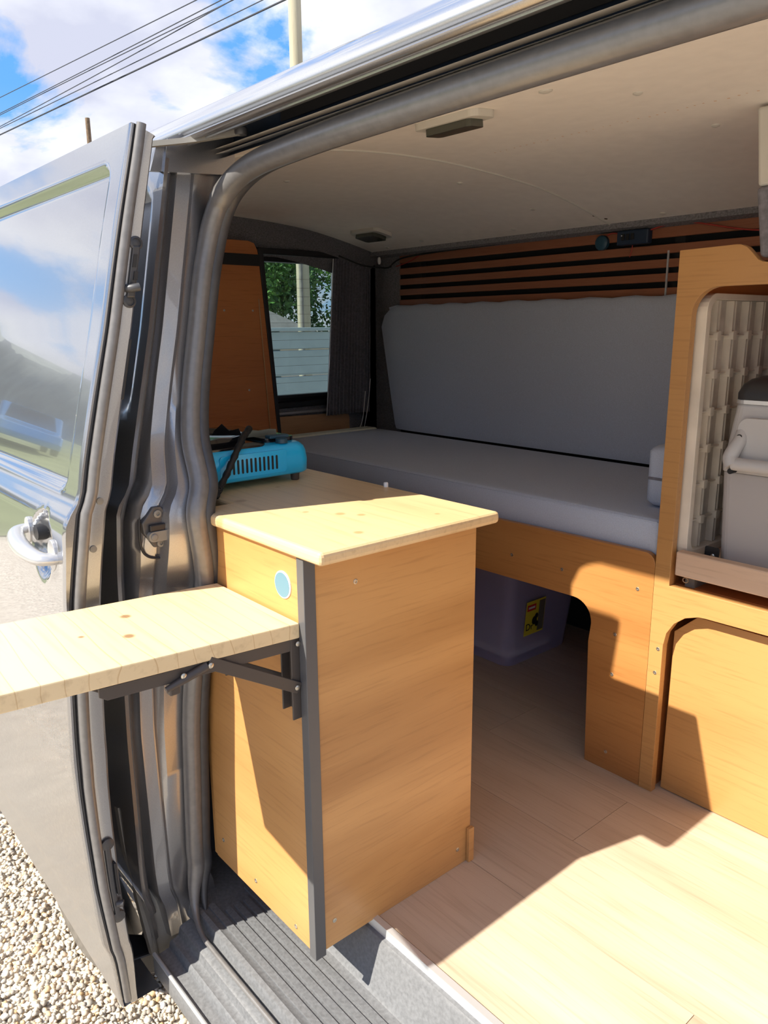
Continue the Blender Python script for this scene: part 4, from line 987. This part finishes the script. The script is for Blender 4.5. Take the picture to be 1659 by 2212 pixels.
obj('folded_papers', MB().box((-.80, 1.10, .012), (-.53, 1.30, .035)), 'paper', bevel=.002, label='folded white papers inside the clear box under the bench', cat='papers')
clear_box('plastic_storage_box', -.115, .065, .875, 1.36, .40, 'clear violet plastic box half hidden behind the bench leg', .03)

# ================================================================== things at the rear window
pan = thing('tall_panel', 'tall red-brown plywood panel with black strap beside the rear window', 'panel', (-1.62, .86, .10))
m = MB().prism([[(.70, .10), (.985, .10), (.985, .62), (.935, 1.23), (.930, 1.268), (.918, 1.290), (.895, 1.297), (.70, 1.297)]], 'YZ', -1.60, -1.588); obj('panel', m, 'ply_red', pan, bevel=.002)
m = MB().prism([[(.985, .10), (.999, .10), (.999, .62), (.952, 1.26), (.940, 1.275), (.930, 1.268), (.935, 1.23), (.985, .62)]], 'YZ', -1.604, -1.585); obj('edge_strip', m, 'black_plastic', pan, bevel=.001)
obj('strap', MB().box((-1.5875, .70, 1.213), (-1.584, .936, 1.252)), 'ink', pan, bevel=.001)
m = MB(); m.tube([(-1.586, .955, .55), (-1.586, .925, 1.10)], .0025, 6); obj('edge_bead', m, 'ply_frame', pan)
for (y, z) in ((.90, 1.06), (.785, 1.06), (.87, .78)): screw(pan, (-1.588, y, z), 'X', 1, 'steel', .004)
lp_ = obj('window_board', MB().prism([[(.99, .45), (1.41, .45), (1.41, .635), (1.40, .652), (.99, .660)]], 'YZ', -1.70, -1.69), 'ply_pale', bevel=.0015, label='pale plywood board under the rear window sill', cat='board')
# curtain
cu = thing('curtain', 'dark slate pleated curtain drawn to the side of the rear window', 'curtain', (-1.655, 1.42, .65))
m = MB(); rows = []
for j, z in enumerate(np.linspace(.652, 1.262, 30)):
    t = (z - .652) / .61; row = []
    ya, yb_ = 1.262 + .05 * t, 1.500 - .012 * (1 - t) - (.03 * max(0, .25 - t))
    for i in range(161):
        s = i / 160; ph = s * 2 * math.pi * 12.5
        a = .0125 * (1 - .30 * t) + .004 * max(0, .2 - t) * 5
        row.append((-1.652 + a * math.sin(ph + .6 * math.sin(3 * t + s * 9)) + .003 * math.sin(s * 17), ya + (yb_ - ya) * s + .0025 * math.cos(ph), z))
    rows.append(row)
m.grid(rows); o = obj('cloth', m, 'curtain', cu, smooth=80)
md = o.modifiers.new('solid', 'SOLIDIFY'); md.thickness = .002
obj('hem', MB().tube(smooth_path([(-1.650, 1.262, .652), (-1.648, 1.278, .85), (-1.648, 1.31, 1.26)], 6), .0022, 6), 'silver', cu, smooth=60)
obj('rail', MB().box((-1.672, .95, 1.262), (-1.648, 1.50, 1.284)), 'black_plastic', cu, bevel=.003)
for k_, (y, dz) in enumerate(((1.44, 0), (1.468, .05))):
    obj('pull_cord', MB().tube(smooth_path([(-1.63, y - .03, .58), (-1.626, y - .01, .63 + dz), (-1.634, y + .012, .74 + dz)], 5), .0018, 6), 'white', cu, smooth=60)

# ================================================================== ceiling lights
def ceil_light(x, y, ang, w, d, name, label):
    z = Zc(y); sl = (Zc(y + .02) - Zc(y - .02)) / .04
    t = thing(name, label, 'ceiling light', (x, y, z - .016), 'ceiling lights')
    def tr_(m):
        M2 = Matrix.Translation((x, y, z)) @ Matrix.Rotation(math.atan(sl), 4, 'X') @ Matrix.Rotation(ang, 4, 'Z')
        m.v = [tuple(M2 @ Vector(p)) for p in m.v]; return m
    obj('housing', tr_(MB().prism([rrect(-w, w, -d, d, d * .5, 5)], 'XY', -.012, .0)), 'headliner_trim', t, bevel=.003)
    obj('lens', tr_(MB().prism([rrect(-w * .72, w * .72, -d * .72, d * .72, d * .3, 5)], 'XY', -.024, -.0121)), 'lens', t, bevel=.008)
ceil_light(-.160, .456, R(2), .074, .030, 'ceiling_light', 'off-white interior light with dark lens near the door opening')
ceil_light(-1.335, 1.245, R(2), .075, .045, 'ceiling_light', 'small dark interior light at the rear of the ceiling')

# ================================================================== wiring and switch gear on the slats
g = thing('switch_box', 'small black switch box with wires fixed to the upper slats', 'switch box', (-.42, 1.455, 1.217))
obj('case', MB().box((-.462, 1.436, 1.222), (-.362, 1.461, 1.262)), 'gadget', g, bevel=.004)
for x in (-.445, -.43, -.415): obj('rocker', MB().box((x, 1.432, 1.235), (x + .010, 1.4362, 1.252)), 'ink', g, bevel=.001)
obj('indicator', MB().box((-.444, 1.4308, 1.246), (-.441, 1.4322, 1.249)), 'paper', g)
s_ = obj('round_socket', MB().lathe((-.522, 1.461, 1.236), 'Y', [(.021, 0), (.021, -.012), (.016, -.016), (.006, -.016)], 24), 'teal', smooth=40, label='round dark teal socket on the slats left of the switch box', cat='socket')
def wire(name, pts, r, mat, label):
    obj(name, MB().tube(smooth_path(pts, 6), r, 6), mat, smooth=60, label=label, cat='wire')
wire('red_wire', [(-.362, 1.45, 1.258), (-.30, 1.448, 1.268), (-.24, 1.45, 1.266), (-.10, 1.453, 1.235), (.02, 1.455, 1.222), (.10, 1.456, 1.218)], .0022, 'red_wire', 'red wire running along the slats right of the switch box')
wire('red_wire', [(-.505, 1.452, 1.255), (-.485, 1.45, 1.26), (-.462, 1.45, 1.255)], .0018, 'red_wire', 'short red wire joining round socket and switch box')
wire('red_wire', [(-.42, 1.455, 1.222), (-.425, 1.458, 1.205), (-.43, 1.459, 1.19)], .0014, 'red_wire', 'red wire end dangling below the switch box')
wire('black_cable', [(-1.46, 1.44, 1.225), (-1.40, 1.448, 1.252), (-1.2, 1.452, 1.262), (-.9, 1.452, 1.266), (-.6, 1.452, 1.268), (-.46, 1.45, 1.262)], .003, 'ink', 'black cable running along the top of the slatted wall')
wire('red_wire', [(-1.44, 1.455, 1.225), (-1.37, 1.456, 1.238), (-1.30, 1.456, 1.262)], .0018, 'red_wire', 'red wire at the rear end of the slats')
wire('black_cable', [(-1.60, 1.30, 1.268), (-1.56, 1.38, 1.235), (-1.50, 1.44, 1.222), (-1.46, 1.445, 1.225)], .003, 'ink', 'black cable drooping at the rear corner of the ceiling')
obj('cable_plug', MB().lathe((-1.50, 1.42, 1.235), 'Z', [(.004, 0), (.007, .008), (.006, .022), (.003, .026)], 12), 'white', smooth=40, label='white plug hanging at the rear ceiling corner', cat='plug')
# dark strap panel hanging at the right edge behind the frame
dk = thing('padded_post', 'dark padded post with pale top rising above the storage unit', 'post', (.27, .85, 1.107))
obj('padding', MB().prism([[(.229, 1.1135), (.33, 1.1135), (.33, 1.232), (.211, 1.232)]], 'XZ', .828, .87), 'curtain', dk, bevel=.008, seg=3)
obj('post_top', MB().prism([[(.212, 1.2325), (.33, 1.2325), (.33, 1.362), (.198, 1.362)]], 'XZ', .832, .868), 'headliner_trim', dk, bevel=.006, seg=3)
# ================================================================== outside
# fence behind the van: each board its own part
fx = -6.0
fence = thing('board_fence', 'sage grey horizontal board fence behind the van', 'fence', (fx, 2.5, GZ))
bz = GZ + .03
hts = [.26, .26, .27, .27, .27, .19]
for i, h_ in enumerate(hts):
    obj('fence_board', MB().box((fx - .02, -.6, bz), (fx + .02, 9.0, bz + h_ - .014)), 'fence', fence, bevel=.006); bz += h_
obj('cap_rail', MB().box((fx - .05, -.6, bz - .006), (fx + .05, 9.0, bz + .030)), 'fence', fence, bevel=.005)
for y in np.arange(-.55, 9.1, 2.2): obj('fence_post', MB().box((fx - .08, y - .05, GZ - .02), (fx - .022, y + .05, bz)), 'fence', fence)
# house roof beyond
hs = thing('house', 'bungalow with grey slate gable roof beyond the fence', 'house', (-18, 9.0, GZ))
obj('walls', MB().box((-21, 3.5, GZ), (-15, 11.2, GZ + 1.2)), 'render_wall', hs)
m = MB(); m.add([(-14.7, 3.2, GZ + 1.15), (-14.7, 11.5, GZ + 1.15), (-21.3, 11.5, GZ + 1.15), (-21.3, 3.2, GZ + 1.15), (-16.6, 7.0, GZ + 3.3), (-19.4, 7.0, GZ + 3.3)],
                [(0, 1, 4), (1, 2, 5, 4), (2, 3, 5), (3, 0, 4, 5), (0, 3, 2, 1)]); obj('roof', m, 'roof_slate', hs)
# poles
def pole(name, label, loc, top, r0, r1, mat='pole'):
    t = thing(name, label, 'utility pole', loc)
    obj('shaft', MB().tube([(loc[0], loc[1], loc[2] - .05), (loc[0], loc[1], top)], [r0, r1], 20), mat, t, smooth=60); return t
pl = pole('utility_pole', 'tall weathered timber utility pole behind the van', (-11.35, 7.93, GZ), 9.0, .125, .105)
obj('cable_duct', MB().tube([(-11.27, 7.83, GZ + .1), (-11.27, 7.83, 2.6)], .035, 8), 'chassis', pl, smooth=60)
obj('cross_arm', MB().box((-11.41, 7.0, 8.1), (-11.31, 8.9, 8.2)), 'pole', pl)
pole('utility_pole', 'distant short dark pole top above the open door', (-47.5, 18.26, GZ), 12.95, .17, .13, 'bark')
wires = [((-12.99, 7.57, 7.05), (-47.44, 5.78, 8.45)), ((-12.7, 7.93, 7.08), (-47.82, 4.96, 7.42)), ((-12.59, 8.06, 7.1), (-47.9, 4.59, 6.67)), ((-12.44, 8.24, 7.11), (-48.15, 4.22, 6.47)), ((-12.11, 8.63, 7.12), (-48.67, 3.37, 5.81)), ((-11.81, 8.99, 7.14), (-49.14, 2.62, 5.26))]
names = ['uppermost thin power line crossing the sky', 'second power line from the top crossing the sky', 'third power line from the top crossing the sky', 'fourth power line from the top crossing the sky', 'fifth power line from the top crossing the sky', 'lowest and thickest power line crossing the sky']
for i, (a, b) in enumerate(wires):
    a, b = Vector(a), Vector(b); a2 = a + (a - b) * .05
    sag = [0.0, .1, .22, -.15, .0, .0][i]
    pts = [a2.lerp(b, t) - Vector((0, 0, sag * math.sin(math.pi * t))) for t in np.linspace(0, 1, 14)]
    obj('power_line', MB().tube(pts, .011 if i < 5 else .020, 6), 'cable', label=names[i], cat='power line', group='power lines')
# trees
def tree(name, label, x, y, h, rad, n, mat, group):
    t = thing(name, label, 'tree', (x, y, GZ), group)
    obj('trunk', MB().tube([(x, y, GZ - .05), (x + .1, y, GZ + h * .35), (x, y + .1, GZ + h * .7)], [.16, .12, .05], 10), 'bark', t, smooth=60)
    blobs = [(rng.normal(0, .45, 3) * np.array([rad, rad, rad * .8]), rng.uniform(.35, .6) * rad) for _ in range(14)]
    V = []; F = []
    for i in range(n):
        c_, r = blobs[rng.integers(len(blobs))]
        d = rng.normal(0, 1, 3); d /= np.linalg.norm(d); p = c_ + d * r * rng.uniform(.55, 1.0)
        p = p + np.array([x, y, GZ + h * .6])
        if p[2] < GZ + .3: continue
        u = rng.normal(0, 1, 3); u /= np.linalg.norm(u); w = np.cross(u, rng.normal(0, 1, 3)); w /= np.linalg.norm(w)
        s = rng.uniform(.06, .13); o = len(V)
        V += [p - u * s, p + w * s * .45, p + u * s, p - w * s * .45]; F.append((o, o + 1, o + 2, o + 3))
    m = MB(); m.add(V, F); obj('foliage', m, mat, t, kind='stuff')
tree('leafy_tree', 'leafy green tree left of the utility pole behind the fence', -21.5, 11.8, 5.6, 2.6, 9000, 'leaf', 'trees behind the fence')
tree('leafy_tree', 'dark green tree right behind the utility pole', -22.5, 15.6, 6.2, 2.9, 9000, 'leaf_dark', 'trees behind the fence')
tree('leafy_tree', 'bushy green tree right of the utility pole behind the fence', -20.5, 17.6, 5.2, 2.5, 7000, 'leaf', 'trees behind the fence')
tree('leafy_tree', 'dark tree at far left of the group behind the fence', -24.0, 8.2, 5.2, 2.6, 6000, 'leaf_dark', 'trees behind the fence')
# wooded rise far off on the door side, seen mirrored in the door
m = MB(); rows = []
for x in np.linspace(-420, 60, 240):
    hgt = min(26, max(7, 13.6 - (x + 137) * .125)) + .9 * math.sin(x * .13) + .45 * math.sin(x * .41) + .25 * math.sin(x * 1.3)
    rows.append([(x, -38, GZ), (x, -41, GZ + hgt * .6), (x, -45, GZ + hgt), (x, -75, GZ + hgt * .9), (x, -110, GZ)])
m.grid(rows); obj('wooded_rise', m, 'far_wood', smooth=60, label='low wooded rise mirrored as a grey hill in the open door', cat='hill')
# blue car parked beyond the meadow edge
def car(loc, yaw_, label):
    t = thing('parked_car', label, 'car', (0, 0, 0))
    prof = [(-2.0, .35), (-2.05, .62), (-1.9, .85), (-1.35, .93), (-.75, 1.40), (.55, 1.44), (1.25, 1.0), (1.9, .90), (2.1, .62), (2.05, .35)]
    m = MB(); m.loft([[(x * k, y, .2 + (z - .2) * kz) for x, z in prof] for y, k, kz in ((-.86, .97, .96), (-.80, 1, 1), (.80, 1, 1), (.86, .97, .96))]); obj('body', m, 'car_blue', t, bevel=.03)
    for s in (-1, 1):
        obj('side_window', MB().prism([[(-1.2, .95), (-.70, 1.34), (.0, 1.36), (.0, .95)]], 'XZ', s * .862, s * .868), 'car_glass', t)
        obj('side_window', MB().prism([[(.05, .95), (.05, 1.36), (.50, 1.36), (1.08, .97)]], 'XZ', s * .862, s * .868), 'car_glass', t)
        for x in (-1.3, 1.3): obj('wheel', MB().lathe((x, s * .80 - .09, .31), 'Y', [(.18, 0), (.31, .01), (.31, .17), (.18, .18)], 24), 'black_rubber', t, smooth=40)
    obj('windscreen', MB().add([(1.22, -.7, 1.02), (1.22, .7, 1.02), (.60, .6, 1.435), (.60, -.6, 1.435)], [(0, 1, 2, 3)]), 'car_glass', t)
    t.location = loc; t.rotation_euler = (0, 0, yaw_)
car((-23.2, -7.0, Zm(-23.2, -7.0) + .02), R(12), 'blue parked car mirrored in the open van door')
